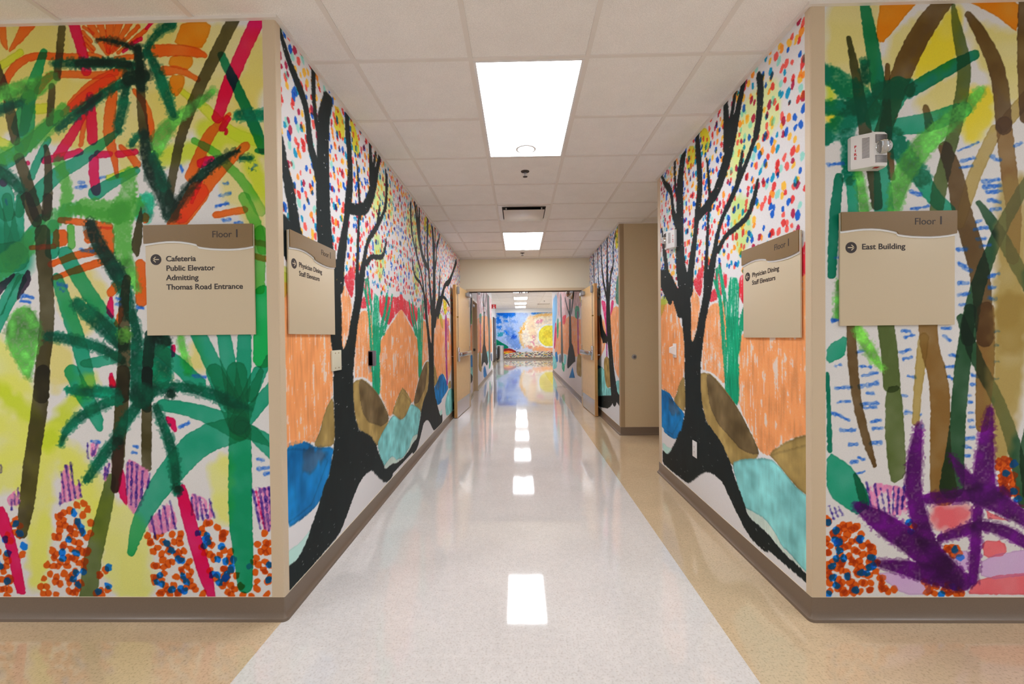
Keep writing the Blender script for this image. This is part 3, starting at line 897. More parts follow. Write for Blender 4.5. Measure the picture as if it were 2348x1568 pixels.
K nv -1917,705,10 -1922,653,8
K nv -1898,720,8 -1911,660,8
K nv -1706,472,10 -1689,375,8
K nv -1668,502,10 -1655,397,8
K nv -1645,525,10 -1628,412,8
K nv -1618,547,10 -1594,420,8
K nv -1516,561,10 -1514,487,8
K nv -1500,576,9 -1488,464,8
K nv -1478,561,10 -1465,457,8
K nv -1460,531,8 -1442,472,8
K nv -1433,554,10 -1412,471,8
K nv -1230,597,11 -1199,419,9
K nv -1200,605,11 -1177,419,9
K nv -1177,605,11 -1158,411,9
K nv -1155,605,11 -1143,433,9
K mg -1215,590,6 -1180,419,6
M te -2063,1146,68 -2050,1120,70 -2025,1068,74 -1997,1016,72 -1968,963,65 -1950,924,53 -1943,898,38 -1940,885,30
M te -1643,990,52 -1616,986,54 -1564,979,58 -1510,966,63 -1454,949,71 -1392,925,82 -1325,895,97 -1292,880,104
M te -1292,880,111 -1335,867,115 -1422,842,122 -1498,798,124 -1563,735,121 -1627,661,110 -1689,575,92 -1734,502,79 -1762,443,71 -1783,386,59 -1797,334,42 -1805,308,34
M tg -1284,880,97 -1285,830,99 -1287,730,103 -1289,624,105 -1291,512,105 -1289,419,101 -1283,344,94 -1279,270,85 -1276,195,73 -1275,157,68
M te -1291,902,98 -1399,1140,75
M te -1291,902,97 -1295,1139,90
M te -1291,902,89 -1197,1138,52
M te -1276,902,74 -1124,1071,59
M te -1277,880,75 -1129,812,45
M te -1232,865,60 -1130,753,45
M mg -1595,580 -1563,629 -1541,621 -1397,101 -1465,101
M mg -2451,527 -2394,527 -2341,346 -2304,127 -2316,112 -2354,120 -2395,346 -2453,460
M mg -1889,1130 -1870,1130 -1852,1070 -1890,1070
M mg -1629,942 -1584,927 -1577,867 -1593,864 -1629,912
M mg -1854,667 -1830,712 -1812,510 -1859,578
D td -2080,1061,34 -2055,1058,36 -2006,1052,42 -1951,1048,45 -1891,1045,45 -1860,1044,45
D dg -2124,811,23 -2117,828,26 -2105,861,34 -2078,897,39 -2035,934,43 -1991,963,45 -1945,985,45 -1903,1002,45 -1865,1013,45 -1846,1018,45
D dg -2006,646,37 -1990,668,40 -1959,713,46 -1924,759,49 -1885,808,49 -1851,856,50 -1824,904,51 -1796,945,52 -1769,978,52 -1756,995,52
D dg -1673,979,38 -1662,951,40 -1641,895,43 -1621,840,46 -1604,784,48 -1592,715,46 -1586,633,41 -1583,591,38
D dg -1740,1032,45 -1717,1041,46 -1671,1059,50 -1624,1070,50 -1575,1073,46 -1519,1067,46 -1455,1052,50 -1401,1035,54 -1357,1016,58 -1312,998,50 -1268,981,32 -1245,972,22
D dg -1740,1032,106 -1739,1031,106
D bk -1604,1042,45 -1603,1041,45
D bk -1579,603,34 -1578,602,34
D bk -1854,824,45 -1853,823,45
K bl -1562,889,15 -1524,908,15
K bl -1783,801,13 -1767,798,13
K bl -1787,775,13 -1772,772,13
K bl -1979,825,13 -1941,821,13
K bl -1205,738,13 -1175,731,13
K bl -1205,694,15 -1153,701,15
K bl -1176,670,13 -1146,679,13
'''
ART['fr'] = '''
W ye 1375,2750 1609,2745 1582,2570 1600,2384 1443,2294 1374,2481
W ye 1655,2605 1820,2693 1747,2519 1609,2365
W yb 1875,2664 1948,2718 1939,2469 1738,2390 1765,2491
W ye 1985,2652 2203,2592 2403,2587 2404,2348 2168,2288 2067,2420 2003,2578
W ye 1802,2352 1930,2432 1967,2394 1939,2265 1839,2249 1765,2278
W yb 1967,2357 2094,2355 2086,2188 1985,2116 1958,2191
W yb 1374,2277 1424,2257 1406,2202 1373,2184
W li 1374,2389 1406,2351 1397,2295 1374,2314
M am 1609,2763 1783,2759 1710,2677 1655,2605 1609,2560 1586,2588 1591,2653
M am 1939,2755 2207,2748 2199,2597 2167,2620 2094,2677 2021,2716
M am 2275,2746 2582,2739 2583,2620 2312,2681
M br 1902,2765,65 1882,2740,70 1841,2690,79 1799,2631,86 1758,2563,90 1722,2488,90 1689,2405,86 1664,2331,81 1646,2267,76 1630,2216,72 1616,2179,67 1609,2160,65
M do 1467,2591,18 1475,2551,24 1491,2472,36 1508,2374,45 1526,2257,52 1544,2152,55 1563,2059,55 1576,1972,53 1586,1893,48 1590,1853,46
M br 1637,2466,20 1636,2434,23 1633,2369,29 1631,2292,38 1628,2204,50 1627,2160,55
M br 1637,2160,37 1655,1973,28
M og 1921,2718,18 1925,2691,25 1934,2635,39 1946,2577,48 1960,2517,52 1967,2459,55 1967,2404,55 1960,2339,55 1946,2265,55 1928,2184,55 1905,2097,55 1885,2018,58 1866,1949,62 1855,1888,62 1850,1837,58 1848,1812,55
M br 1802,2277,27 1820,2194,41
M br 1885,2099,55 1896,2069,59 1919,2008,68 1938,1938,74 1951,1859,77 1970,1784,79 1993,1714,81 2014,1644,82 2032,1573,82 2046,1468,80 2056,1328,76 2060,1257,73
M tn 2104,2169,55 2084,2128,55 2043,2045,55 2011,1969,55 1988,1900,55 1970,1840,53 1956,1789,48 1949,1763,46
M tn 2258,2333,56 2131,2187,56
M br 2230,2757,54 2228,2695,54 2224,2571,55 2224,2437,52 2229,2294,48 2231,2222,45
M br 1984,2680,27 1998,2659,34 2026,2617,47 2055,2563,57 2087,2498,61 2110,2433,65 2124,2368,67 2133,2298,68 2138,2224,68 2140,2187,68
M tb 2140,2196,68 2145,2148,68 2155,2050,68 2166,1955,67 2180,1862,65 2185,1764,62 2181,1662,57 2179,1611,55
M dgo 2032,1855,23 2048,1832,30 2080,1785,43 2112,1733,51 2144,1677,54 2183,1606,55 2229,1522,55 2252,1479,55
M dgo 2278,1999,46 2266,1981,46 2242,1944,46 2205,1882,49 2157,1795,53 2117,1714,55 2085,1640,55 2055,1564,58 2028,1485,62 2007,1398,65 1994,1305,65 1987,1258,65
W tn 2187,1908,110 2182,1839,112 2174,1699,117 2170,1536,119 2170,1349,119 2170,1256,119
M td 1536,2737,41 1542,2707,45 1553,2647,52 1564,2581,56 1576,2512,58 1586,2444,61 1595,2379,63 1600,2347,64
N td 1360,2445,64 1388,2425,74 1443,2387,92 1492,2344,103 1533,2297,108 1554,2273,110
N td 1360,2286,56 1489,2284,65
N td 1359,2156,66 1387,2176,70 1443,2217,80 1491,2249,87 1533,2271,91 1554,2282,94
N td 1461,2163,55 1466,2135,60 1475,2079,69 1477,2032,69 1473,1995,60 1470,1977,56
D dg 1535,2478,37 1540,2404,42
N td 1609,2356,74 1719,2363,74
M td 1738,2353,56 1772,2373,57 1841,2413,59 1909,2451,56 1978,2486,47 2012,2504,42
N td 1655,2160,73 1669,2136,76 1696,2089,80 1729,2042,80 1765,1995,76 1784,1971,73
M te 1692,2196,75 1724,2200,77 1788,2208,82 1857,2225,79 1930,2252,70 1967,2265,65
M te 1784,1971,73 1795,1950,71 1818,1908,66 1848,1870,62 1885,1837,57 1903,1820,55
M te 1609,2030,64 1622,1815,83
M td 1424,1977,37 1419,1940,39 1410,1865,44 1401,1758,44 1394,1617,39 1391,1547,37
M te 1683,2363,102 1600,2235,121
M te 1479,1958,46 1488,1827,46
D gr 2040,2347,37 2022,2326,44 1985,2285,58 1939,2242,70 1884,2197,79 1834,2151,86 1788,2106,91 1747,2053,91 1710,1993,86 1685,1931,77 1671,1866,63 1664,1833,56
D gr 1507,2013,37 1535,1835,46
D gr 1418,1518,23 1413,1358,23
K bl 1940,2084,9 2031,2120,9
K bl 1958,2038,15 2013,2051,15
K bl 1949,2010,9 2004,2018,9
K bl 1378,2034,15 1443,2038,15
K bl 2186,2103,13 2214,2112,13
K bl 2050,1948,17 2114,1956,17
K bl 2054,1925,19 2123,1928,19
K bl 2068,1901,17 2123,1905,17
K bl 2077,1868,18 2123,1854,18
K bl 2087,1826,17 2128,1826,17
K bl 2023,1772,13 2041,1776,13
K bl 2013,1739,15 2068,1748,15
K bl 2023,1697,15 2059,1696,15
K bl 2041,1664,15 2078,1668,15
K bl 1940,1652,15 1977,1651,15
K bl 1949,1586,20 1995,1557,20
K bl 1945,1502,13 1982,1502,13
K bl 1945,1451,13 1991,1455,13
K bl 1950,1408,13 1973,1408,13
K bl 2078,1528,13 2115,1542,13
K bl 2078,1482,15 2101,1481,15
K bl 2078,1435,15 2106,1430,15
K bl 1405,1622,11 1433,1621,11
K bl 1390,1345,11 1432,1344,11
K bl 1738,1832,11 1821,1845,11
K bl 1738,1907,20 1775,1897,20
K bl 2086,2059,15 2123,2039,15
K bl 1394,1341,11 1430,1345,11
K bl 1504,1201,13 1535,1206,13
K bl 1513,1139,11 1566,1134,11
K bl 1526,1098,13 1592,1107,13
K bl 1513,1049,18 1592,1062,18
K bl 1407,1041,14 1473,1045,14
K bl 1544,1018,11 1574,1018,11
K bl 1416,979,9 1469,983,9
K bl 1521,969,14 1592,973,14
K bl 1526,951,11 1583,955,11
K bl 1389,934,14 1468,897,11
K bl 1565,892,13 1605,896,13
K bl 1574,861,11 1609,861,11
K bl 1429,853,16 1490,852,16
K bl 1468,790,13 1499,790,13
K bl 1565,794,16 1605,798,16
K bl 1508,731,11 1530,722,11
K bl 1473,709,11 1503,713,11
K bl 1495,659,7 1534,668,7
K bl 1702,1293,11 1732,1293,11
K bl 1711,1266,12 1754,1275,11
K bl 1693,1199,14 1737,1210,11
K bl 1706,1168,12 1741,1177,11
K bl 1724,1092,11 1754,1087,11
K bl 1697,1008,7 1724,1003,7
K bl 1907,1184,16 1938,1179,12
K bl 1890,1131,12 1925,1135,12
K bl 1899,1086,14 1916,1081,14
K bl 1715,931,16 1741,931,14
K bl 1781,922,12 1782,921,12
K bl 1785,868,12 1786,867,12
K bl 1881,1269,12 1907,1251,12
K bl 1872,1304,11 1907,1302,11
K bl 2003,1094,16 2030,1089,16
K bl 1999,1054,14 2017,1054,14
K bl 1986,1005,12 1999,1005,12
K bl 1991,974,12 2004,974,12
K bl 1991,929,12 2004,929,12
K bl 1991,894,11 2008,892,11
K bl 2000,862,12 2017,862,12
K bl 1978,813,16 2008,813,16
K bl 1969,778,12 1995,773,12
K bl 1969,737,11 1995,735,11
K bl 2103,1284,7 2121,1288,7
K bl 2103,1226,9 2116,1226,9
K bl 2104,1153,9 2118,1155,9
K bl 2104,1075,9 2121,1078,9
K bl 1407,1140,11 1429,1148,11
M br 1474,1336,35 1476,1295,37 1480,1215,42 1484,1143,43 1489,1081,41 1497,1014,39 1510,942,38 1525,877,37 1540,818,36 1555,766,31 1571,718,22 1578,695,18
M og 1627,1334,70 1632,1298,70 1640,1227,70 1647,1158,71 1651,1091,72 1653,1057,72
M og 1627,1039 1689,1057 1702,967 1715,743 1715,645 1653,605 1636,699 1623,834
M tb 1811,1332,79 1813,1301,79 1818,1238,79 1829,1180,79 1846,1127,79 1858,1066,80 1865,999,82 1867,928,83 1865,852,83 1866,783,86 1871,720,93 1875,660,101 1880,601,110 1882,572,114
M tn 1794,1261,44 1790,1232,44 1784,1174,44 1777,1116,42 1771,1058,37 1765,994,34 1761,922,32 1759,886,31
M dgo 1994,1383,52 1988,1334,56 1975,1237,62 1964,1143,66 1956,1054,66 1948,965,66 1942,876,66 1933,773,76 1922,657,95 1917,599,105
M dgo 1955,1348,35 1967,1314,39 1991,1247,48 2016,1185,52 2043,1127,52 2071,1069,52 2102,1011,52 2130,948,53 2156,881,55 2181,803,58 2203,714,60 2219,633,59 2229,562,54 2234,526,52
M tb 2064,1382,70 2064,1333,72 2064,1236,76 2062,1142,76 2058,1053,72 2054,973,65 2050,902,57 2048,866,52
W tn 2177,1381,122 2173,1332,124 2164,1235,128 2156,1130,126 2147,1019,118 2141,908,100 2137,797,74 2135,741,61
M dgo 2257,865,44 2250,834,44 2237,772,44 2234,696,41 2241,606,37 2244,562,35
D lg 1504,1300,44 1517,1277,46 1544,1232,51 1570,1190,46 1596,1149,33 1610,1129,26
M te 1368,1230 1460,1282 1451,1193 1434,1175 1367,1149
M te 1367,763 1468,700 1521,628 1556,520 1512,475 1494,475 1366,565
M td 1372,1104,18 1382,763,21
M td 1477,691 1556,565 1556,493 1512,511
J jd 1.0 1362,466 1494,430 1600,312 1591,213 1688,114 1361,114
J jd 1.0 1750,195 1979,141 1979,114 1821,114
J jd 1.0 1847,348 1987,357 1935,276
J jd 1.2 2109,714 2170,732 2214,526 2144,562 2118,652
J jd 1.2 1688,447 1759,429 1759,393
W sp 1847,510 1952,514 2022,491 1970,428 1873,402 1829,456
M sp 2066,491 2162,446 2075,455
M sp 2049,356 2145,356 2162,293 2057,276
M sp 1988,132 2049,195 2441,230 2442,114 1996,114
M sp 2179,517 2353,508 2354,472
M ll 1935,312 1996,312 1987,204 1917,276
M ll 2049,285 2354,338 2355,212 2040,177
M ll 1591,222 1829,186 1821,114 1706,114 1609,186
C pk 1539,619 1715,600 1732,474 1636,465 1565,493
K nv 1543,619,9 1565,493,9
K nv 1578,610,9 1600,484,8
K nv 1605,591,6 1627,474,6
K nv 1636,582,9 1644,483,8
K nv 1662,600,6 1658,474,6
K nv 1684,591,9 1675,474,8
K nv 1710,600,11 1697,501,9
K nv 1379,511,8 1397,457,8
K nv 1399,511,8 1416,466,8
K nv 1419,511,8 1437,471,8
D pu 1772,868,35 1768,833,42 1759,761,55 1752,696,64 1748,638,68 1751,575,70 1762,508,70 1781,433,73 1807,352,77 1858,276,77 1933,204,73 1970,168,71
D pu 1508,511,45 1533,493,58 1584,457,85 1642,416,98 1708,371,98 1772,321,100 1834,267,105 1864,240,107
D pu 1600,254,36 1624,250,43 1673,243,56 1730,231,70 1796,213,83 1856,195,85 1908,177,76 1935,168,72
D pu 1820,546,54 1844,548,54 1893,552,54 1945,556,56 2002,561,60 2057,563,65 2109,562,69 2135,562,72
D pu 2082,938,35 2078,900,44 2069,824,61 2063,753,74 2059,686,83 2057,630,92 2057,585,101 2057,563,105
D pu 1908,742,18 1923,720,26 1954,675,44 1985,630,57 2015,585,66 2031,563,70
D pu 2057,563,98 2079,549,93 2122,522,84 2171,493,75 2223,461,66 2249,446,62
D pu 2031,491,44 2029,453,45 2024,377,47 2019,298,47 2013,217,45 2009,177,44
D pu 1864,366,36 1891,375,40 1943,393,49 1989,408,52 2029,422,47 2072,421,47 2121,408,51 2171,386,53 2223,357,53 2249,343,53
'''
ART['grove'] = '''
W pl 945,2595 1023,2564 1075,2493 1058,2335 1013,2299 858,2331 668,2242 598,2269 704,2557 770,2613 870,2595
W pl 592,2437 708,2463 706,2245 642,2197 563,2233 550,2306
W pl2 612,2095 713,2076 795,2012 806,1891 759,1789 686,1733 635,1809 597,1918 571,2047
M yw 127,2756 260,2692 310,2578 292,2534 188,2524 153,2665
M yw -64,2713 58,2660 56,2539 -45,2521 -109,2562
F cf 1.0 -5730,4689 1360,2730 1360,1680 1066,1712 874,1597 693,1609 363,1710 88,1704 -116,1529 -445,1591 -688,1612 -5910,1822
C rd 196,1781 177,1658 138,1536 43,1609 14,1662 84,1727
C rd 355,1592 409,1506 280,1493 297,1553
C rd 381,1735 441,1639 462,1519 394,1536 356,1636
C rd 471,1671 540,1640 521,1566 485,1577
C rd 662,1564 700,1599 712,1475 674,1484
C rd 672,1611 728,1629 726,1443 665,1507
C rd 1216,1683 1360,1711 1360,1551 1220,1544
C rd 680,1595 826,1633 929,1637 1025,1626 1017,1471 918,1394 816,1417 702,1462
C rd 789,1597 949,1636 1217,1661 1360,1700 1360,1568 1147,1512 939,1417 783,1467
M lg2 -705,1636 -545,1612 -518,1571 -633,1480 -708,1463
C oc -739,1465 -518,1580 -385,1570 -241,1388 -188,1085 -190,970 -348,778 -752,824
C oc -6,1639 138,1520 98,1345 -4,1138 -53,1305 -40,1500
C oc 263,1472 440,1489 495,1125 508,950 324,1018 132,1032 191,1343
C oc 455,1488 499,1492 533,1336 531,1162 495,1146
C oc -664,1363 -180,1379 -168,1068 -172,954 -288,856 -364,755 -413,734 -572,800 -681,810
C oc 681,1203 731,1301 1056,1438 1223,1543 1360,1556 1360,859 1140,766 986,663 863,635 797,748 678,821 655,1102
C oc 1360,1553 1360,834 1081,771 987,638 875,633 752,769 614,914 628,1238 776,1308 966,1411
C gs 356,1628,26 373,1603,30 408,1552,37 432,1497,42 447,1438,43 461,1356,46 474,1249,49 492,1161,59 513,1092,76 533,1015,92 553,930,105 563,888,112
C gs 427,1713,35 438,1682,36 460,1618,40 481,1550,43 502,1478,46 519,1415,48 533,1362,48 540,1336,48
C gs 388,1698,31 395,1594,31
C gs 543,1633 675,1609 661,1360 665,1135 666,838 522,917 509,1126 540,1336
C gs 698,1372,41 693,1349,42 681,1303,43 668,1257,49 653,1211,57 646,1187,62
C gl 584,1614,7 581,1561,7 576,1456,7 572,1335,7 568,1198,8 566,1129,8
C gl 634,1581,7 631,1539,7 623,1456,8 615,1368,8 606,1274,7 602,1226,7
C gl 557,1322,10 559,1288,10 564,1219,11 564,1153,10 559,1091,9 557,1060,8
C gl 607,1172,8 600,996,8
C gl 652,1533,5 642,1334,6
C gs 508,1387 670,1380 663,1328 668,1196 655,1089 665,825 518,938 513,1162
C gs 867,1637,52 855,1606,52 832,1543,51 800,1488,53 758,1439,55 732,1396,63 721,1359,75 716,1340,81
C gs 1006,1651,36 980,1609,39 927,1526,46 869,1449,52 805,1377,57 773,1341,60
B bo -184,948 -162,911 -151,725 -171,662 -365,698 -409,728 -342,779 -276,879
B bo 125,994 178,1006 273,1009 357,988 595,875 859,663 869,609 796,544 577,456 483,540 227,656 154,773 129,895
B bd 225,995 290,1004 408,957 655,832 859,655 869,609 687,589 545,639 397,683 281,780 237,909
B bo 976,661 1140,766 1360,859 1360,544 1211,536 1105,587 986,640
B bo 964,644 1360,814 1360,532 1203,544 1132,571 1062,605 1003,632
B tq 572,481 688,538 972,628 1062,605 1132,571 1203,544 1360,528 1360,179 1233,181 1116,211 1074,207 1016,251 930,286 782,272 725,263 666,334
O tp 725,263 782,272 930,286 1016,251 1074,207 1157,198 1233,181 1360,179 1221,178 1130,184 1045,193 953,221 781,226
B bu -674,796 -572,791 -487,764 -414,724 -355,697 -171,657 -186,568 -184,629 -222,527 -268,471 -366,394 -543,389 -686,406
B bu -224,618 -561,754 -790,794 -1192,558 -1188,498 -466,399 -336,512
B bn -523,739 -240,664 -369,598 -456,588 -543,634
M aq -689,299 -563,283 -465,300 -433,290 -504,227 -599,205 -691,230
C oc -925,1573 -1455,1597 -1446,1470 -917,1457
M yw -863,1829 -1128,1837 -1205,1692 -1026,1607 -893,1687
C oc -292,1366 -507,1545 -924,1563 -1441,1412 -1712,1040 -1488,763 -1197,619 -790,790 -455,764 -267,977
M lg2 -546,1588 -770,1613 -874,1417 -719,1428
C ps -1090,1555,154 -1083,1455,149 -1069,1254,141 -1067,1079,136 -1077,929,135 -1093,797,131 -1115,683,122 -1126,626,117
C ps -1263,1517,72 -1245,1271,72
B bo -1195,588 -1429,625 -1487,492 -1234,508
B tq -920,357 -1279,502 -1769,442 -1742,99 -1249,107 -988,140
O bt -1648,229 -1976,280 -1959,78 -1637,100
O bt 16,1090,235 40,1129,208 89,1206,154 126,1281,123 151,1354,115 171,1405,111 187,1433,109 210,1481,109 240,1549,111 270,1619,108 302,1690,100 330,1754,88 354,1813,73 375,1865,61 392,1910,53 417,1954,48 450,1998,47 492,2037,47 543,2073,49 591,2110,51 637,2148,51 684,2187,49 732,2228,44 776,2272,41 817,2318,40 843,2345,44 853,2353,54 867,2388,59 886,2452,59 896,2516,59 899,2582,60 896,2628,55 887,2653,45 882,2666,40
O bt -221,2700 -100,2710 -162,2547 -173,2390 -171,2307 -170,2037 -137,1809 -105,1780 -27,1483 -37,1275 4,1135 93,1090 120,1041 -157,1056 -164,1172 -189,1302 -263,1572 -338,1818 -338,2070 -325,2201 -317,2418 -305,2522 -256,2621
O bt -61,1623,129 -56,1653,126 -45,1714,119 -30,1773,113 -11,1829,106 10,1888,97 32,1949,85 49,2002,76 60,2047,69 67,2073,71 70,2080,80 79,2110,86 93,2165,89 109,2220,90 127,2276,90 135,2330,87 134,2380,80 131,2429,77 127,2478,79 120,2531,82 109,2589,85 102,2644,78 98,2697,60 96,2723,52
O bt 98,2126,74 136,2135,73 212,2152,72 290,2176,75 372,2206,84 442,2256,94 500,2326,103 546,2388,108 577,2443,110 610,2499,100 643,2557,80 677,2618,66 712,2684,57 729,2717,53
O bt 550,2449,125 545,2478,113 535,2535,90 527,2601,72 522,2677,58 520,2715,51
O bt 571,2551,54 638,2714,34
O bt 297,2122,37 295,2155,38 290,2220,40 284,2285,39 276,2349,35 266,2406,30 254,2457,24 248,2482,21
O bt 276,2125,34 271,2095,35 262,2037,39 254,1968,42 247,1887,46 239,1813,52 230,1745,62 222,1678,64 216,1612,57 213,1579,54
O bt 412,1828,48 436,1845,45 486,1880,39 549,1902,36 628,1911,36 695,1923,37 752,1940,41 797,1971,43 828,2015,44 850,2055,40 862,2089,30 867,2107,25
O bt 712,2330,27 704,2301,34 688,2241,48 672,2197,55 657,2169,56 650,2155,56
O bt -685,2732,33 -679,2726,33 -667,2714,33 -651,2696,37 -633,2673,43 -614,2649,48 -594,2625,50 -569,2602,55 -537,2580,62 -503,2555,65 -466,2528,66 -438,2489,63 -420,2439,58 -406,2383,59 -395,2324,66 -380,2284,71 -359,2264,72 -339,2232,74 -318,2187,77 -308,2165,79
O bt -346,2733,47 -347,2702,46 -349,2641,45 -348,2591,44 -342,2552,44 -334,2509,42 -323,2463,40 -317,2439,39
O bt -681,2240,29 -675,2228,31 -663,2205,34 -655,2173,41 -649,2132,52 -639,2092,63 -624,2052,76 -608,2011,82 -592,1970,82 -578,1923,85 -565,1870,89 -554,1831,91 -544,1805,93 -514,1771,97 -464,1730,105 -392,1657,123 -297,1552,152 -250,1500,166
O bt -699,1864 -654,1870 -588,1840 -539,1811 -630,1796 -701,1785
O bt -167,1099 136,1075 129,895 154,773 227,656 483,540 558,468 655,352 676,339 780,207 957,189 953,106 754,115 474,315 365,333 246,323 135,272 16,192 -92,123 -179,111 -508,102 -703,104 -699,222 -662,218 -565,218 -457,287 -367,361 -303,419 -234,515 -184,619 -185,603 -151,725 -162,911
O bt 544,479 570,445 639,356 682,317 680,170 598,218 494,287 461,340 357,354 232,339 122,277 34,204 -91,148 -243,129 -490,119 -487,280 -367,383 -273,503 236,664 384,601 464,562
O bt 470,501 539,499 561,478 593,422 696,309 725,258 781,226 953,221 1045,193 1130,184 1221,178 1360,162 1360,134 1102,133 724,132 664,190 570,243 491,297 468,329
O bt -476,1607,129 -554,1671,128 -710,1800,127 -851,1919,111 -980,2027,78 -1133,2096,73 -1312,2126,95 -1506,2200,95 -1713,2318,71 -1910,2435,70 -2097,2551,92 -2190,2609,103
O bt -788,1879,46 -869,1875,48 -1032,1869,50 -1190,1845,49 -1345,1804,44 -1422,1784,42
'''
ART['q'] = '''
F cb 1.0 8044,3258 5401,2774 5425,2036 5774,1740 6007,1801 6316,1784 6776,1869 8114,1988
C pk2 6776,1869 6316,1784 6334,1316 6546,1618
C pk2 6007,1801 5819,1764 5966,1587 6096,1551
C oc 6116,1552 5821,1703 5414,1634 5444,712 5634,733 5851,857 6029,1207
C oc 7472,1667 6548,1572 6335,1293 6571,1038 7518,739
C ps 6323,1606,130 6334,1316,108
C ps 6341,1159,87 6347,1001,87
C gp 5674,2072 5399,2090 5414,1653 5774,1740
M yw 5742,2647 5565,2741 5380,2674 5386,2505 5706,2418
B bu 7515,792 6951,803 6581,782 6588,618 7525,605
B tq 7522,658 6579,829 6367,504 5956,554 6009,441 6371,391 7544,202
B tq 5767,679 5444,712 5452,480 5685,486 5816,550
B bo 6576,922 6347,990 6089,926 6004,570 6367,504 6529,647
O bt 6245,2746,53 6253,2627,66 6268,2387,93 6266,2156,137 6248,1933,198 6231,1712,243 6213,1491,271 6174,1299,274 6114,1137,252 6063,977,252 6019,819,274 5969,680,304 5911,560,342 5883,500,362
O bt 7866,156 6599,359 5960,448 5771,556 5452,480 5456,344 5867,419 6064,283 6380,186 7872,43
O bt 6622,1224,96 6178,1249,67
O bt 6791,1535,182 6769,1481,190 6724,1372,205 6611,1295,185 6429,1249,132 6338,1226,105
O bt 6157,1815,120 6128,1903,113 6071,2078,97 5994,2185,85 5896,2222,77 5857,2309,66 5875,2447,54 5838,2556,45 5744,2636,40 5697,2676,37
O bt 6314,1828,79 6395,1929,84 6557,2131,94 6650,2316,89 6673,2484,68 6692,2605,55 6707,2679,49 6715,2716,46
O bt 7021,2757,52 7012,2663,52 6994,2475,51 6963,2280,53 6920,2078,59 6898,1978,62
O bt 7421,2712,57 7355,2232,71
'''
ART['zl'] = '''
F cz 1.0 8032,2202 16873,3197 16653,1990 12634,1922 10576,1779 9244,1572 7966,1503
W hz 9847,2328,445 11046,1975,500
W hz 14104,2718,1933 14766,1911,1685
C oc 7959,1424 9244,1572 10576,1779 12638,1948 16137,1969 17532,711 13105,781 10471,905 7915,953
C pk2 8406,1813,254 8496,1617,257
D gr 8958,1864 9360,1890 9244,1572 8852,1578
C gs 10808,1896 11526,1936 11362,1635 10890,1643
C gs 15696,2198 16284,2232 16192,1715 15621,1762
O gy 14035,2269,1036 14124,2104,971 14303,1776,842 14391,1413,782 14387,1015,791 14385,816,796
C ps 11136,1760,188 11029,906,186
B bu 8156,862 9257,932 9307,617 8143,734
B tq 8146,766 9307,617 9366,390 8122,510
B bo 10580,922 11149,924 11443,325 10422,494
B tq 13047,835 14002,856 13934,418 13237,540
B bn 14774,686 15674,711 15955,385 14948,443
B bu 11846,385 12432,488 13328,7 11950,140
C gs 14339,534 14948,443 14698,224 13904,227
O bt 12264,2436,287 12287,2341,318 12333,2150,380 12339,1933,409 12305,1688,406 12287,1457,448 12286,1238,536 12285,1129,580
O bt 11595,2466,91 12246,2097,128
O bt 13211,2628,120 12595,2070,153
O bt 11805,1089 12522,1126 13762,510 13214,385 12155,602 11336,469 11359,647
O bt 9111,2144,215 9072,2069,222 8995,1921,234 8893,1778,267 8767,1642,320 8661,1496,321 8574,1341,270 8531,1264,245
O bt 8452,478 8674,560 9126,471 9112,342 8436,313
'''
ART['zr'] = '''
F cz 1.0 13547,2794 7539,2118 7557,1793 10035,1965 11158,1735 13054,1943
W hz 13262,2683 7541,2074 7556,1808 10035,1965 11158,1735 13054,1943
W sk 15288,2569 13410,2673 13487,1965 14667,1593 15484,1001
C oc 14684,1449 12801,1728 11585,1708 10049,1788 7571,1542 7604,944 9351,832 12128,821 14434,621
C pk2 14307,1726 13815,1765 13705,1356 14405,878 14934,863
C gs 13348,1879 12929,1809 12976,1351 13424,1169 13681,1571
C rd 11796,1855 10754,1846 11170,1604 11818,1623
C gs 9133,1938 8499,1892 8419,1671 8760,1636 9177,1707
C ps 8692,1718,173 8681,949,173
C ps 8267,1908,96 8063,1670,93
M yw 8426,2118,118 8157,1899,140
C gs 8310,2139,77 8048,1922,87
O gy 12230,2285,460 12185,2127,438 12094,1812,396 12039,1447,435 12019,1032,555 12009,825,615
B bo 8681,949 8164,888 8188,483 8965,479 8946,763
B tq 11448,823 10805,785 11058,555 11585,498
B bu 14421,735 13611,819 13203,520 14126,412
B bn 12905,715 12379,762 12156,532 12928,485
B tq 15530,633 14107,580 13518,289 15600,76
C gs 11914,594 11264,520 11495,300 12169,387
B bu 10337,276 9663,589 9242,382
C gs 8222,837 8005,880 8018,658 8232,674
O bt 10017,2200,297 10025,2097,305 10041,1891,322 10041,1625,371 10025,1299,452 10017,1136,493
O bt 11109,2301,71 10993,2233,72 10761,2096,75 10537,1980,76 10322,1885,76 10214,1837,76
O bt 9322,2245,174 9722,1867,159
O bt 10005,2356,163 9993,2080,228
O bt 10273,1092 9622,1141 9052,757 9506,694 10682,453 10762,617
'''
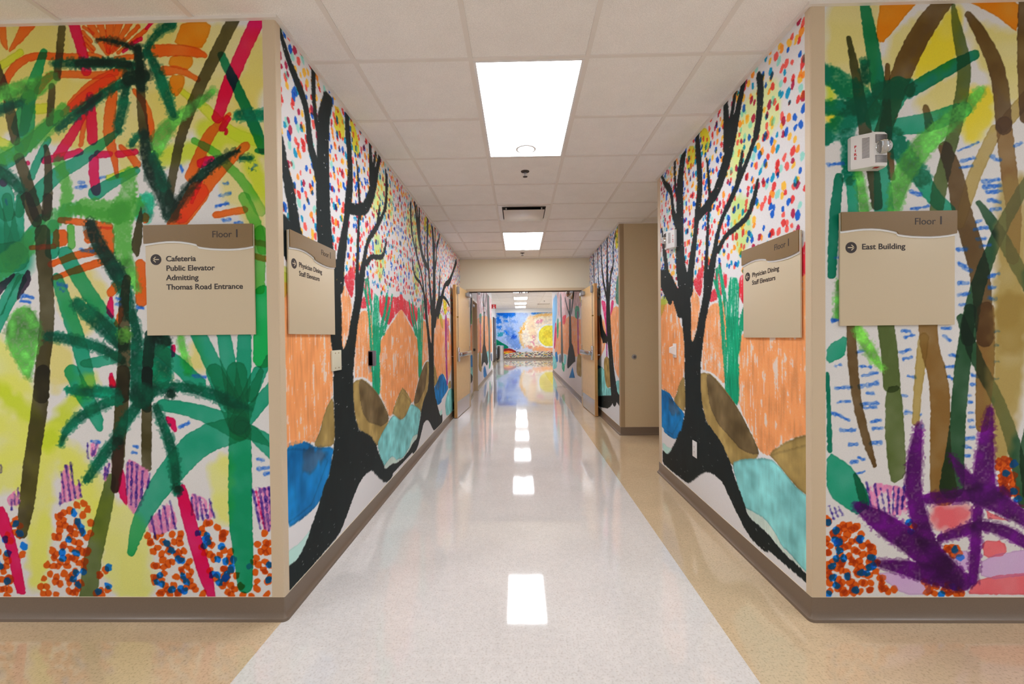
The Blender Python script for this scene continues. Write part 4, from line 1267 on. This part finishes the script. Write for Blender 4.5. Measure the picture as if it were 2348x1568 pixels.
ART['n'] = '''
V bw -1562,2749 604,2723 309,2092 -44,1519 151,795 -286,481 -1435,1129 -1580,1131
V sb -1331,2688 -493,2678 -525,2448 -785,2364 -1131,2513
V sb -1334,2457 -1131,2513 -1019,2165 -1136,2051 -1338,2053
V sb -902,2279 -642,2247 -673,2103 -875,2106
V sb -1311,1937 -1021,1934 -1082,1704 -1283,1821
V sb -909,1673 -504,1697 -216,1578 -450,1292 -681,1352 -852,1528
V sb -500,2044 -417,1667 -504,1668
V sb2 -440,2216,173 -210,2156,144
V sb2 -846,2105,173 -761,1989,231 -590,1756,347 -406,1429,390 -208,1008,361 -109,797,347
V sb -1071,2685,317 -436,2620,346
V sb2 -682,1237,260 -284,684,202
V bw -789,2047,202 -444,1927,173
V sbd -335,1291,260 -322,1278,260
V sb 690,2693 1929,2707 1468,2655 775,2548
V tl -1315,1562 -939,1586 -970,1356 -1260,1301
V sb2 -308,1088,202 -110,711,173
V cm 4054,2625 1899,2593 1178,2543 658,2377 249,1920 42,1431 152,939 409,647 1878,488 4035,466
V oy 4054,2625,144 3515,2609,144 2437,2579,144 1719,2559,151 1358,2548,166 1034,2502,159 745,2419,130 498,2263,115 294,2035,115 147,1820,123 59,1619,137 27,1410,144 54,1193,144 110,990,137 194,801,123 237,707,116
V oa 102,1662,87 248,1804,144
V oa 14,1518,87 73,1604,87
V oy2 628,2262,432 763,1366,375
V og2 727,644 1161,784 4037,696 4035,379 753,442
O wh 1699,1341,1325 1712,1328,1325
O sy 1699,1341,1152 1712,1328,1152
V sy2 1571,1414,403 1583,1402,403
V pn 1030,2142,130 1262,2225,144
V pn 702,1049,87 872,787,69
V pn 791,1308,69 833,1134,58
V rp 439,734,116 612,674,144
O gh -1579,1275 -1319,1157 -1090,1010 -687,775 -631,658 -921,575 -1586,581
O rh -949,618 -515,643 -113,422 -953,315
O or2 -951,474 -574,513 -287,395 -953,315
O yw -952,387 -691,399 -577,311 -953,257
O bg -1445,305 -692,326 -55,436 4035,394 4032,34 -1447,88
F gd 1.0 -1445,305 -692,341 -55,436 4035,394 4032,48 -1447,102
'''

def mural(parent, place, cols, v, colours, label, m):
    """a fine mesh on the wall face carrying the painted colours; place(col) gives x, y"""
    nu, nv = len(cols), len(v)
    co = np.empty((nv, nu, 3), np.float32)
    P = np.array([place(c) for c in cols], np.float32)
    co[:, :, 0], co[:, :, 1] = P[None, :, 0], P[None, :, 1]
    co[:, :, 2] = v[:, None]
    me = bpy.data.meshes.new('mural')
    i = np.arange(nu * nv).reshape(nv, nu)
    q = np.stack([i[:-1, :-1], i[:-1, 1:], i[1:, 1:], i[1:, :-1]], -1).reshape(-1, 4).astype(np.int32)
    me.vertices.add(nu * nv)
    me.vertices.foreach_set('co', co.ravel())
    me.loops.add(q.size)
    me.loops.foreach_set('vertex_index', q.ravel())
    me.polygons.add(len(q))
    me.polygons.foreach_set('loop_start', np.arange(0, q.size, 4, dtype=np.int32))
    me.polygons.foreach_set('loop_total', np.full(len(q), 4, np.int32))
    me.update(calc_edges=True)
    a = me.color_attributes.new('paint', 'BYTE_COLOR', 'POINT')
    rgba = np.ones((nv, nu, 4), np.float32)
    rgba[:, :, :3] = colours
    a.data.foreach_set('color_srgb', rgba.ravel())
    me.materials.append(m)
    o = bpy.data.objects.new('mural', me)
    C.objects.link(o)
    o.parent = parent
    o['label'] = label
    return o

E_ = .002
VB, VT = .103, CEIL - h + .001
def vrange(a, b, s):
    return np.linspace(a, b, int(round((b - a) / s)) + 1)

# wall ends facing the cross corridor; the print runs on mirrored past what was designed
def front_mural(parent, x0, x1, fold, art, sgn, label, seed):
    fine = vrange(min(x0, fold), max(x0, fold), .003)
    v = vrange(VB, VT, .003)
    col = paint(fine, v, art, (232, 229, 228), seed)
    mural(parent, lambda x: (x, YF - E_), fine, v, col, label, M['mural_front'])
    rest = vrange(min(fold, x1), max(fold, x1), .010)
    v2 = vrange(VB, VT, .010)
    src = np.sort(2 * fold - rest)
    col2 = paint(src, v2, art, (232, 229, 228), seed)[:, ::-1]
    mural(parent, lambda x: (x, YF - E_), rest, v2, col2, 'jungle print running on past the corner', M['mural_front'])

front_mural(wall_front_left, XL - .048, -3.55, -2.43, ART['fl'], -1, 'jungle of green palms, olive stems, magenta and orange strokes', 1)
front_mural(wall_front_right, XR + .053, 3.35, 2.30, ART['fr'], 1, 'jungle of brown and green stems, blue ticks and a purple plant', 2)

def steps(y0, y1, f):
    ys = [y0]
    while ys[-1] < y1:
        ys.append(ys[-1] + min(.02, 1.6 * ys[-1] ** 2 / f))
    ys[-1] = y1
    return np.array(ys)

# grove print: designed once over t, folded like a mirror along the left wall
T0L, T0R, FOLD = 2.617, 3.199, 1.288
v = vrange(VB, VT, .0036)
yA = steps(YF + .030, T0L + FOLD, 1062)
mural(wall_left, lambda y: (XL + E_, y), yA, v, paint(yA - T0L, v, ART['grove'], (232, 229, 230), 3),
      'near half: black tree under confetti leaves over orange, brown and blue hills', M['mural'])
yB = vrange(T0L + FOLD, YD - .001, .0085)
v2 = vrange(VB, VT, .0055)
colB = paint(np.sort(2 * FOLD - (yB - T0L)), v2, ART['grove'], (232, 229, 230), 3)[:, ::-1]
mural(wall_left, lambda y: (XL + E_, y), yB, v2, colB, 'far half: the same black tree mirrored, with purple stem beside the door', M['mural'])
yR = steps(YF + .026, YA0 - .06, 1264)
colR = paint(np.sort(T0R - yR), v - .012, ART['grove'], (232, 229, 230), 3)[:, ::-1]
mural(wall_right, lambda y: (XR - E_, y), yR, v, colR, 'black tree under confetti leaves over orange, brown and turquoise hills', M['mural'])
yQ = vrange(YA1 + .055, YD - .002, .011)
v = vrange(VB, VT, .005)
mural(wall_right_far, lambda y: (XR - E_, y), yQ, v, paint(yQ, v, ART['q'], (228, 230, 236), 5), 'black tree with blue confetti and orange field', M['mural'])
v = vrange(VB, 2.69, .008)
for a, b in ((YD2 + .05, DY0 - .055), (DY1 + .055, 15.79)):
    y = vrange(a, b, .022)
    mural(wall_back_left, lambda q: (XL2 + E_, q), y, v, paint(y, v, ART['zl'], (226, 220, 222), 6), 'orange field with black tree, seen beyond the doors', M['mural'])
y = vrange(YD2 + .05, 15.39, .022)
mural(wall_back_right, lambda q: (XR2 - E_, q), y, v, paint(y, v, ART['zr'], (226, 220, 222), 7), 'orange field with black and grey trees, seen beyond the doors', M['mural'])
x = vrange(XK + .01, 3.4, .014)
v = vrange(VB, 2.69, .012)
mural(wall_end, lambda q: (q, YE - E_), x, v, paint(x, v, ART['n'], (214, 222, 240), 8), 'yellow sun in cream halo against blue clouds', M['mural_front'])

# ------------------------------------------------------------------ doorway: steel frame and two open leaves
bm = bmesh.new()
fw_ = .05
for x0, x1 in ((DX0 - fw_, DX0), (DX1, DX1 + fw_)):
    box(bm, x0, x1, YD - .012, YD2 + .012, 0, DH + fw_)
box(bm, DX0, DX1, YD - .012, YD2 + .012, DH, DH + fw_)
frame = struct(obj('trim_8', bm, M['frame']))
bxo('head_seal', (DX0 + .002, DX1 - .002, YD + .004, YD2 - .004, DH - .012, DH - .0005), M['slot'], frame)
# strikes and stop arms under the head of the frame
for x in (.03, .145):
    s = bmesh.new()
    box(s, x - .040, x + .040, YD + .0, YD + .04, DH - .020, DH - .0125, bev=.003)
    lathe(s, [(.010, DH - .038), (.010, DH - .020)], 12, centre=(x - .018, YD + .02, 0))
    lathe(s, [(.010, DH - .038), (.010, DH - .020)], 12, centre=(x + .018, YD + .02, 0))
    obj('strike_plate', s, M['slot'], frame)
for x in (-.745, .965):
    s = bmesh.new()
    box(s, x - .028, x + .028, YD - .02, YD + .045, DH - .052, DH - .0125, bev=.008)
    obj('hold_open_stop', s, M['grey'], frame)

def leaf(name, hx, hy, nx, ny, side):
    """door leaf from hinge hx,hy to its free edge nx,ny (corridor face); side=+1 when the corridor is at +x"""
    d = Vector((nx - hx, ny - hy))
    L = d.length
    root = bpy.data.objects.new(name, None)
    C.objects.link(root)
    root.location = (hx, hy, 0)
    # local x runs from hinge to free edge, local -y*side... is the corridor face
    root.rotation_euler = (0, 0, math.atan2(d.y, d.x))
    struct(root)
    s = side                                  # corridor lies at local y = +s
    def b(nm, x0, x1, y0, y1, z0, z1, m, bev=0.0):
        y0, y1 = sorted((y0 * s, y1 * s))
        return bxo(nm, (x0, x1, y0, y1, z0, z1), m, root, bev)
    th = .045
    b('leaf_panel', .004, L - .006, -th, 0, .010, 2.126, M['maple'])
    b('edge_band', L - .006, L, -th, 0, .010, 2.126, M['maple_edge'])
    b('kick_plate', .03, L - .03, 0, .0015, .012, .262, M['steel'])
    k = b('latch_case', L - .115, L - .045, 0, .040, .90, 1.13, M['chrome'], .010)
    lathe_bm = bmesh.new()
    lathe(lathe_bm, [(.030, 0), (.030, .012), (.022, .016)], 20, axis='Y', centre=(L - .08, 0, 1.02))
    for vv in lathe_bm.verts:
        vv.co.y = (vv.co.y + .038) * s
    obj('cylinder_rose', lathe_bm, M['chrome'], k, smooth=True)
    p = b('push_bar', .16, L - .11, .030, .075, .978, 1.046, M['steel'], .008)
    b('end_cap', .12, .165, 0, .066, .972, 1.052, M['chrome'], .008)
    b('bar_rail', .16, L - .11, 0, .030, .985, 1.039, M['grey'], .002)
    r = bmesh.new()
    lathe(r, [(.0065, 1.12), (.0065, 2.03)], 12, centre=(L - .078, .016 * s, 0))
    rod = obj('vertical_rod', r, M['chrome'], root, smooth=True)
    g = bmesh.new()
    box(g, L - .092, L - .064, min(0, .026 * s), max(0, .026 * s), 1.605, 1.627, bev=.003)
    obj('rod_guide', g, M['brass'], rod)
    b('top_latch', L - .120, L - .050, 0, .042, 1.985, 2.105, M['grey'], .014)
    c = b('closer', .06, .33, 0, .058, 2.012, 2.078, M['grey'], .008)
    b('closer_arm', .02, .24, .020, .045, 2.088, 2.098, M['grey'])
    for z in (.25, 1.07, 1.90):
        hb = bmesh.new()
        lathe(hb, [(.008, z - .057), (.008, z + .057)], 12, centre=(.0, .002 * s, 0))
        obj('hinge', hb, M['chrome'], root, smooth=True)
    # pull side
    b('escutcheon', L - .10, L - .05, -th - .006, -th, .90, 1.12, M['chrome'], .002)
    lv = bmesh.new()
    lathe(lv, [(.010, 0), (.010, .05)], 14, axis='Y', centre=(L - .075, 0, .985))
    for vv in lv.verts:
        vv.co.y = (-th - vv.co.y) * s
    box(lv, L - .20, L - .065, min((-th - .060) * s, (-th - .044) * s), max((-th - .060) * s, (-th - .044) * s), .976, .994, bev=.004)
    obj('lever_handle', lv, M['chrome'], root, smooth=True)
    return root
leaf('door_1', DX0, 7.80, -1.004, 6.68, 1)
leaf('door_2', 1.150, 7.80, 1.192, 6.745, -1)

# side door of the second corridor, set back in its frame
bm = bmesh.new()
box(bm, XL2 - .135, XL2 + .012, DY0 - .05, DY0, 0, 2.10)
box(bm, XL2 - .135, XL2 + .012, DY1, DY1 + .05, 0, 2.10)
box(bm, XL2 - .135, XL2 + .012, DY0 - .05, DY1 + .05, 2.10, 2.15)
struct(obj('trim_9', bm, M['frame']))
d3 = struct(bxo('door_3', (XL2 - .130, XL2 - .09, DY0 + .003, DY1 - .003, .008, 2.092), M['frame']))
bxo('door_handle', (XL2 - .09, XL2 - .03, DY1 - .12, DY1 - .08, .96, 1.02), M['slot'], d3, .006)
bxo('door_closer', (XL2 - .09, XL2 - .03, DY1 - .40, DY1 - .08, 2.00, 2.06), M['grey'], d3, .006)
for n, (y0, y1) in ((4, (17.5, 18.9)), (5, (21.6, 23.4))):
    dd = struct(bxo('door_%d' % n, (XK, XK + .05, y0, y1, .006, 2.32), M['dark_door']))
    bxo('door_handle', (XK + .05, XK + .09, y0 + .10, y0 + .16, .98, 1.03), M['steel'], dd, .004)

# ------------------------------------------------------------------ ceiling fixtures
def troffer(label, x, y, z=CEIL, group=None, sensor=True):
    t = thing('ceiling_light', label, 'ceiling light', (x, y, z), 0, group)
    hx, hy = T / 2 - .012, T - .012
    bm = bmesh.new()
    for a in (-1, 1):
        box(bm, min(a * hx, a * (hx - .014)), max(a * hx, a * (hx - .014)), -hy, hy, -.007, -.0005)
        box(bm, -hx + .014, hx - .014, min(a * hy, a * (hy - .014)), max(a * hy, a * (hy - .014)), -.007, -.0005)
    obj('housing', bm, M['plastic'], t)
    bxo('lens', (-hx + .014, hx - .014, -hy + .014, hy - .014, -.005, -.001), M['glow'], t)
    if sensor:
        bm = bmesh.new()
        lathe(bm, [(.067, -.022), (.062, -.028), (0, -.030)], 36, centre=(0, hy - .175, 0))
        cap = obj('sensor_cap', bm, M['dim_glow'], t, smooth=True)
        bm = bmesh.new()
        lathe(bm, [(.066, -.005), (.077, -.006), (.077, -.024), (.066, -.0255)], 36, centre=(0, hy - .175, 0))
        obj('shade_ring', bm, M['plastic'], t, smooth=True)  # ring added to draw the shadow edge round the cap
    return t
LX = GX0 + 1.5 * T
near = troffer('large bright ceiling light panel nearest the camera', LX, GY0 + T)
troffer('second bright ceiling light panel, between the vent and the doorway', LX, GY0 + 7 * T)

def copy_tree(o, loc, label, group=None):
    r = o.copy(); C.objects.link(r); r.location = loc; r['label'] = label
    if group:
        r['group'] = group
    for ch in o.children:
        c = ch.copy(); C.objects.link(c); c.parent = r
        c.matrix_parent_inverse = ch.matrix_parent_inverse
    return r
far0 = None
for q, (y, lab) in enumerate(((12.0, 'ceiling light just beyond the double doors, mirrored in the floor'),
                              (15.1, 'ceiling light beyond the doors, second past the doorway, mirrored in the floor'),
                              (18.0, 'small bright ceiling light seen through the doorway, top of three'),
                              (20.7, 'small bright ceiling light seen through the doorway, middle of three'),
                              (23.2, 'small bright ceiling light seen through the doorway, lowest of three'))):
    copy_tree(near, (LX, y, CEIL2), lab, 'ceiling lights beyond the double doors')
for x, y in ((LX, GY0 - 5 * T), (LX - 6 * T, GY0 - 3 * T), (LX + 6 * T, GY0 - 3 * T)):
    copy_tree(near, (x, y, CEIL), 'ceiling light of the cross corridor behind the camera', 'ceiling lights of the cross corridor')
for y in (17.2, 19.6, 22.0):  # unseen troffers added to brighten the end wall
    copy_tree(near, (2.7, y, CEIL2), 'added unseen light for the far hall, round the corner on the right', 'added lights of the far hall')

def sprinkler(label, x, y, z):
    t = thing('sprinkler_head', label, 'sprinkler', (x, y, z), 0, 'ceiling sprinkler heads')
    bm = bmesh.new()
    lathe(bm, [(.038, -.0006), (.036, -.004), (.018, -.008), (.012, -.012)], 24)
    obj('escutcheon', bm, M['slot'], t, smooth=True)
    bm = bmesh.new()
    lathe(bm, [(.008, -.012), (.008, -.020), (.003, -.024), (.003, -.046)], 12)
    for a in (-1, 1):
        box(bm, min(a * .010, a * .014), max(a * .010, a * .014), -.003, .003, -.040, -.010)
    obj('body', bm, M['grey'], t)
    bm = bmesh.new()
    for k in range(10):
        a = 2 * math.pi * k / 10
        m4 = Matrix.Rotation(a, 4, 'Z')
        b2 = bmesh.new()
        box(b2, .004, .020, -.0035, .0035, -.049, -.046)
        b2.transform(m4)
        tmp = bpy.data.meshes.new('tmp'); b2.to_mesh(tmp); b2.free(); bm.from_mesh(tmp); bpy.data.meshes.remove(tmp)
    obj('deflector', bm, M['slot'], t)
    return t
sprinkler('small sprinkler head in the ceiling tile after the large light', .064, 3.745, CEIL)
sprinkler('small sprinkler head just before the doorway wall', .064, 7.36, CEIL)
sprinkler('tiny sprinkler head in the far ceiling beyond the doors', 1.15, 19.4, CEIL2)

# supply diffuser
t = thing('air_vent', 'white square air supply vent with dark slots in the ceiling', 'vent', (LX, GY0 + 4.5 * T, CEIL))
bm = bmesh.new()
hv = T / 2 - .014
for a in (-1, 1):
    box(bm, min(a * hv, a * (hv - .045)), max(a * hv, a * (hv - .045)), -hv, hv, -.010, -.0005)
    box(bm, -hv + .045, hv - .045, min(a * hv, a * (hv - .045)), max(a * hv, a * (hv - .045)), -.010, -.0005)
obj('frame', bm, M['vent'], t)
bxo('throat', (-hv + .045, hv - .045, -hv + .045, hv - .045, -.004, -.001), M['duct'], t)
bxo('face_plate', (-.232, .232, -.205, .255, -.036, -.030), M['vent'], t, .002)
for sx, sy in ((-1, -1), (1, -1), (1, 1), (-1, 1)):
    bxo('bracket', (sx * .2 - .008, sx * .2 + .008, sy * .18 - .008, sy * .18 + .008, -.031, -.004), M['vent'], t)
t = thing('air_vent', 'slim ceiling grille on the right, seen beyond the doors', 'vent', (1.22, 21.2, CEIL2))
bxo('frame', (-.30, .30, -.30, .30, -.012, -.0005), M['vent'], t)
bm = bmesh.new()
for k in range(9):
    box(bm, -.26, .26, -.27 + k * .06, -.23 + k * .06, -.020, -.012)
obj('louvre', bm, M['vent'], t)

# ------------------------------------------------------------------ wall signs
WAVE = [(0, .165), (.06, .158), (.13, .149), (.20, .143), (.27, .142), (.34, .147), (.41, .158), (.47, .172), (.488, .178), (.494, .192),
        (.505, .197), (.56, .206), (.63, .214), (.70, .218), (.78, .220), (.86, .217), (.93, .210), (1, .198)]
def sign(label, loc, rotz, lines, arrow, S=.498):
    t = thing('wall_sign', label, 'sign', loc, rotz, 'floor 1 wayfinding signs')
    H = S / 2
    bxo('backing', (-H + .012, H - .012, -.006, -.0025, -H + .012, H - .012), M['sign_back'], t)
    bxo('face_panel', (-H, H, -.014, -.006, -H, H), M['sign_face'], t, .001)
    def curve(dv):
        return [(-H + u * S, H - (w + dv) * S) for u, w in WAVE]
    rim = bmesh.new()
    prism(rim, [(-H, H)] + curve(.017) + [(H, H)], -.0175, -.0142)
    obj('acrylic_rim', rim, M['sign_rim'], t)
    hd = bmesh.new()
    prism(hd, [(-H - .001, H + .001)] + [(p[0] * 1.003, p[1]) for p in curve(0)] + [(H + .001, H + .001)], -.0235, -.0178)
    header = obj('header_panel', hd, M['sign_head'], t)
    text_mesh('floor_word', 'Floor', M['ink'], header, H - .182 * S * 2 - .003, -.0237, H - .118 * S, .042, weight=0)
    text_mesh('floor_number', '1', M['ink'], header, H - .165 * S, -.0237, H - .118 * S, .050, weight=.0006)
    text_mesh('lettering', '\n'.join(lines), M['ink'], t, -H + .188 * S, -.0144, H - .325 * S, .0345, pitch=.0428, xs=1.08, weight=.0006)
    cx, cz = -H + .096 * S, H - .308 * S
    bm = bmesh.new()
    lathe(bm, [(.0245, -.0150), (.0245, -.0142)], 40, axis='Y', centre=(cx, 0, cz))
    bd = obj('arrow_disc', bm, M['ink'], t)
    s = 1 if arrow == 'right' else -1
    bm = bmesh.new()
    w = .0022
    box(bm, cx - .015, cx + .015, -.0156, -.0151, cz - w, cz + w)
    for a in (-1, 1):
        P = [(cx + s * .016, cz), (cx + s * .0125, cz + a * .0032), (cx + s * .002, cz + a * .0135), (cx + s * -.001, cz + a * .0110), (cx + s * .010, cz)]
        prism(bm, P, -.0156, -.0151)
    obj('arrow', bm, M['sign_face'], bd)
    return t
sign('sign listing Cafeteria, Public Elevator, Admitting and Thomas Road Entrance with left arrow', (-1.448, YF, 1.559), 0,
     ['Cafeteria', 'Public Elevator', 'Admitting', 'Thomas Road Entrance'], 'left')
sign('sign reading East Building with right arrow, on the jungle mural', (1.668, YF, 1.568), 0, ['East Building'], 'right')
sign('Physician Dining sign with right arrow on the left corridor wall', (XL, 2.217, 1.556), math.pi / 2, ['Physician Dining', 'Staff Elevators'], 'right', .491)
sign('Physician Dining sign with left arrow on the right corridor wall', (XR, 2.212, 1.515), -math.pi / 2, ['Physician Dining', 'Staff Elevators'], 'left', .494)

# ------------------------------------------------------------------ wall devices
def strobe(label, loc, rotz, flip=1):
    t = thing('fire_strobe', label, 'fire alarm', loc, rotz, 'fire alarm strobes')
    W, Hh, D = .135, .145, .060
    # plan section: flat left cheek with the word, curved front
    f = flip
    plan = [(-W / 2, 0), (-W / 2, -.018), (-.040, -.036), (-.016, -.050), (-.004, -D), (.010, -D - .003), (.048, -D), (.062, -D + .010), (W / 2, -.030), (W / 2, 0)]
    plan = [(p[0] * f, p[1] - .0025) for p in plan]
    bm = bmesh.new()
    zs = [(-Hh / 2, .94), (-Hh / 2 + .006, 1), (Hh / 2 - .006, 1), (Hh / 2, .94)]
    rings = [[bm.verts.new((p[0] * s, p[1] * s - .0001, z)) for p in plan] for z, s in zs]
    n = len(plan)
    for a, b in zip(rings[:-1], rings[1:]):
        for q in range(n):
            bm.faces.new((a[q], a[(q + 1) % n], b[(q + 1) % n], b[q]))
    bm.faces.new(rings[0]); bm.faces.new(rings[-1])
    body = obj('body', bm, M['plastic'], t, smooth=True)
    bm = bmesh.new()
    for k in range(7):
        z = .058 - k * .0052
        box(bm, min(.002 * f, .052 * f), max(.002 * f, .052 * f), -D - .0068, -D - .002, z - .0011, z + .0011)
    for k in range(6):
        z = -.030 - k * .0055
        box(bm, min(.002 * f, .052 * f), max(.002 * f, .052 * f), -D - .0068, -D - .002, z - .0008, z + .0008)
    for k in range(17):
        z = .052 - k * .0052
        vs = []
        for (x, y) in ((-.036, -.0418), (-.014, -.0545)):
            for dz in (-.0011, .0011):
                vs.append(bm.verts.new((x * f, y, z + dz)))
        bm.faces.new((vs[0], vs[2], vs[3], vs[1]))
    obj('sound_slots', bm, M['slot'], body)
    bm = bmesh.new()
    box(bm, .008 * f - .001 if f > 0 else -.046, .046 if f > 0 else -.007, -D - .009, -D - .002, -.022, .030, bev=.004)
    obj('reflector', bm, M['reflector'], body)
    bm = bmesh.new()
    bmesh.ops.create_uvsphere(bm, u_segments=28, v_segments=18, radius=.029)
    bmesh.ops.scale(bm, vec=(1.05, .82, 1.0), verts=bm.verts)
    bmesh.ops.translate(bm, vec=(.030 * f, -D - .016, .004), verts=bm.verts)
    obj('lens', bm, M['lens'], t, smooth=True)
    bm = bmesh.new()
    lathe(bm, [(.004, -.016), (.004, .018)], 12, centre=(.030 * f, -D - .018, .004))
    obj('flash_tube', bm, M['plastic'], t)
    # the word runs down the left cheek
    ang = math.atan2(.018, .0275)
    for k, ch in enumerate('FIRE'):
        l = text_mesh('letter', ch, M['red'], body, 0, -.0006, 0, .0155, align='CENTER', weight=.0006)
        l.location = (-.0545 * f, -.0286, .018 - k * .0165)
        l.rotation_euler = (0, 0, -ang * f)
    bxo('label_tag', (min(.012 * f, .032 * f), max(.012 * f, .032 * f), -.050, -.036, -Hh / 2 - .0012, -Hh / 2 + .001), M['alarm'], body)
    return t
strobe('white fire alarm strobe above the East Building sign', (1.529, YF, 2.075), 0)
strobe('small white fire alarm strobe high on the right corridor wall', (XR, 3.58, 2.085), -math.pi / 2, -1)

def plate(name, label, cat, loc, rotz, w, hh, d, m, bev=.003):
    t = thing(name, label, cat, loc, rotz)
    bxo('cover_plate', (-w / 2, w / 2, -d, -.0025, -hh / 2, hh / 2), m, t, bev)
    return t
t = plate('blank_plate', 'cream blank wall plate on the black tree trunk, left wall', 'wall plate', (XL, 2.487, 1.158), math.pi / 2, .128, .121, .012, M['cream'])
for x in (-.023, .023):
    for z in (-.044, .044):
        bm = bmesh.new()
        lathe(bm, [(.0032, -.0135), (.0032, -.0118)], 10, axis='Y', centre=(x, 0, z))
        obj('screw', bm, M['brass'], t)
t = plate('card_reader', 'charcoal card reader on orange mural, left wall', 'card reader', (XL, 3.062, 1.141), math.pi / 2, .072, .112, .038, M['charcoal'], .004)
bxo('side_band', (-.036, -.030, -.039, -.004, -.05, .05), M['charcoal'], t, .001)
t = plate('switch_plate', 'small pale switch plate on the left wall near the doors', 'switch', (XL, 6.435, 1.156), math.pi / 2, .075, .118, .008, M['plastic'])
bxo('toggle', (-.008, .008, -.016, -.008, -.016, .016), M['plastic'], t, .002)
t = plate('wall_sensor', 'white wall plate with jutting box on the right wall', 'wall sensor', (XR, 3.562, 1.158), -math.pi / 2, .072, .118, .010, M['plastic'])
bm = bmesh.new()
a = [(-.026, -.036), (.026, -.036), (.026, .040), (-.026, .040)]
b = [(-.020, -.018), (.020, -.018), (.020, .026), (-.020, .026)]
va = [bm.verts.new((p[0], -.010, p[1])) for p in a]; vb = [bm.verts.new((p[0], -.046, p[1])) for p in b]
bm.faces.new(va); bm.faces.new(vb)
for q in range(4):
    bm.faces.new((va[q], va[(q + 1) % 4], vb[(q + 1) % 4], vb[q]))
obj('sensor_box', bm, M['plastic'], t)
t = plate('power_outlet', 'white power outlet on the black tree trunk, low on the right wall', 'outlet', (XR, 3.172, .434), -math.pi / 2, .078, .121, .007, M['plastic'])
for z in (-.019, .019):
    rc = bxo('socket', (-.017, .017, -.0095, -.007, z - .015, z + .015), M['plastic'], t, .001)
    bm = bmesh.new()
    for x in (-.006, .006):
        box(bm, x - .0012, x + .0012, -.0100, -.0094, z - .004, z + .005)
    lathe(bm, [(.0022, -.0100), (.0022, -.0094)], 10, axis='Y', centre=(0, 0, z - .009))
    obj('pin_holes', bm, M['slot'], rc)
t = thing('door_bumper', 'round metal door bumper on the tan alcove wall', 'door stop', (1.478, YA1, 1.013), 0)
bm = bmesh.new()
lathe(bm, [(.031, -.0008), (.031, -.010), (.026, -.016), (.017, -.017)], 32, axis='Y')
obj('ring', bm, M['grey'], t, smooth=True)
bm = bmesh.new()
lathe(bm, [(.017, -.012), (.016, -.022), (.008, -.026), (0, -.027)], 24, axis='Y')
obj('rubber_button', bm, M['charcoal'], t, smooth=True)

# far things beyond the doors
t = thing('fire_alarm_sign', 'small red fire alarm sign jutting from the wall corner beyond the doors', 'sign', (XL2, 15.70, 2.426), 0)
bxo('plate', (.003, .168, -.006, .006, -.078, .078), M['alarm'], t, .002)
bm = bmesh.new()
prism(bm, [(.045, -.066), (.125, -.066), (.125, -.045), (.045, -.045)], -.0085, -.0065)
prism(bm, [(.076, .005), (.094, .005), (.096, .060), (.074, .060)], -.0085, -.0065)
prism(bm, [(.060, -.036), (.110, -.036), (.098, -.006), (.072, -.006)], -.0085, -.0065)
obj('white_mark', bm, M['plastic'], t)
t = thing('trash_can', 'tall round stainless steel trash can before the sun mural', 'trash can', (-1.085, 23.55, 0))
bm = bmesh.new()
lathe(bm, [(.195, .002), (.20, .02), (.20, .78)], 40)
obj('body', bm, M['steel'], t, smooth=True)
bm = bmesh.new()
lathe(bm, [(.203, .78), (.203, .80), (.17, .83), (.11, .835), (.10, .80)], 40)
obj('lid', bm, M['chrome'], t, smooth=True)
t = thing('dome_mirror', 'convex dome mirror high on the right wall beyond the doors', 'mirror', (XR2, 9.6, 2.26))
bm = bmesh.new()
bmesh.ops.create_uvsphere(bm, u_segments=32, v_segments=16, radius=.13)
bmesh.ops.delete(bm, geom=[q for q in bm.verts if q.co.x > .001], context='VERTS')
bmesh.ops.translate(bm, vec=(-.014, 0, 0), verts=bm.verts)
obj('dome', bm, M['mirror'], t, smooth=True)
bm = bmesh.new()
lathe(bm, [(.136, -.003), (.136, -.014), (.128, -.016)], 32, axis='X')
obj('backing', bm, M['maple'], t, smooth=True)
t = thing('fire_strobe', 'tiny white alarm device on the left wall beyond the doors', 'fire alarm', (XL2, 12.1, 2.09), math.pi / 2, 'fire alarm strobes')
bxo('body', (-.06, .06, -.05, -.003, -.07, .07), M['plastic'], t, .01)
bxo('lens', (-.03, .03, -.075, -.05, -.02, .03), M['lens'], t, .008)
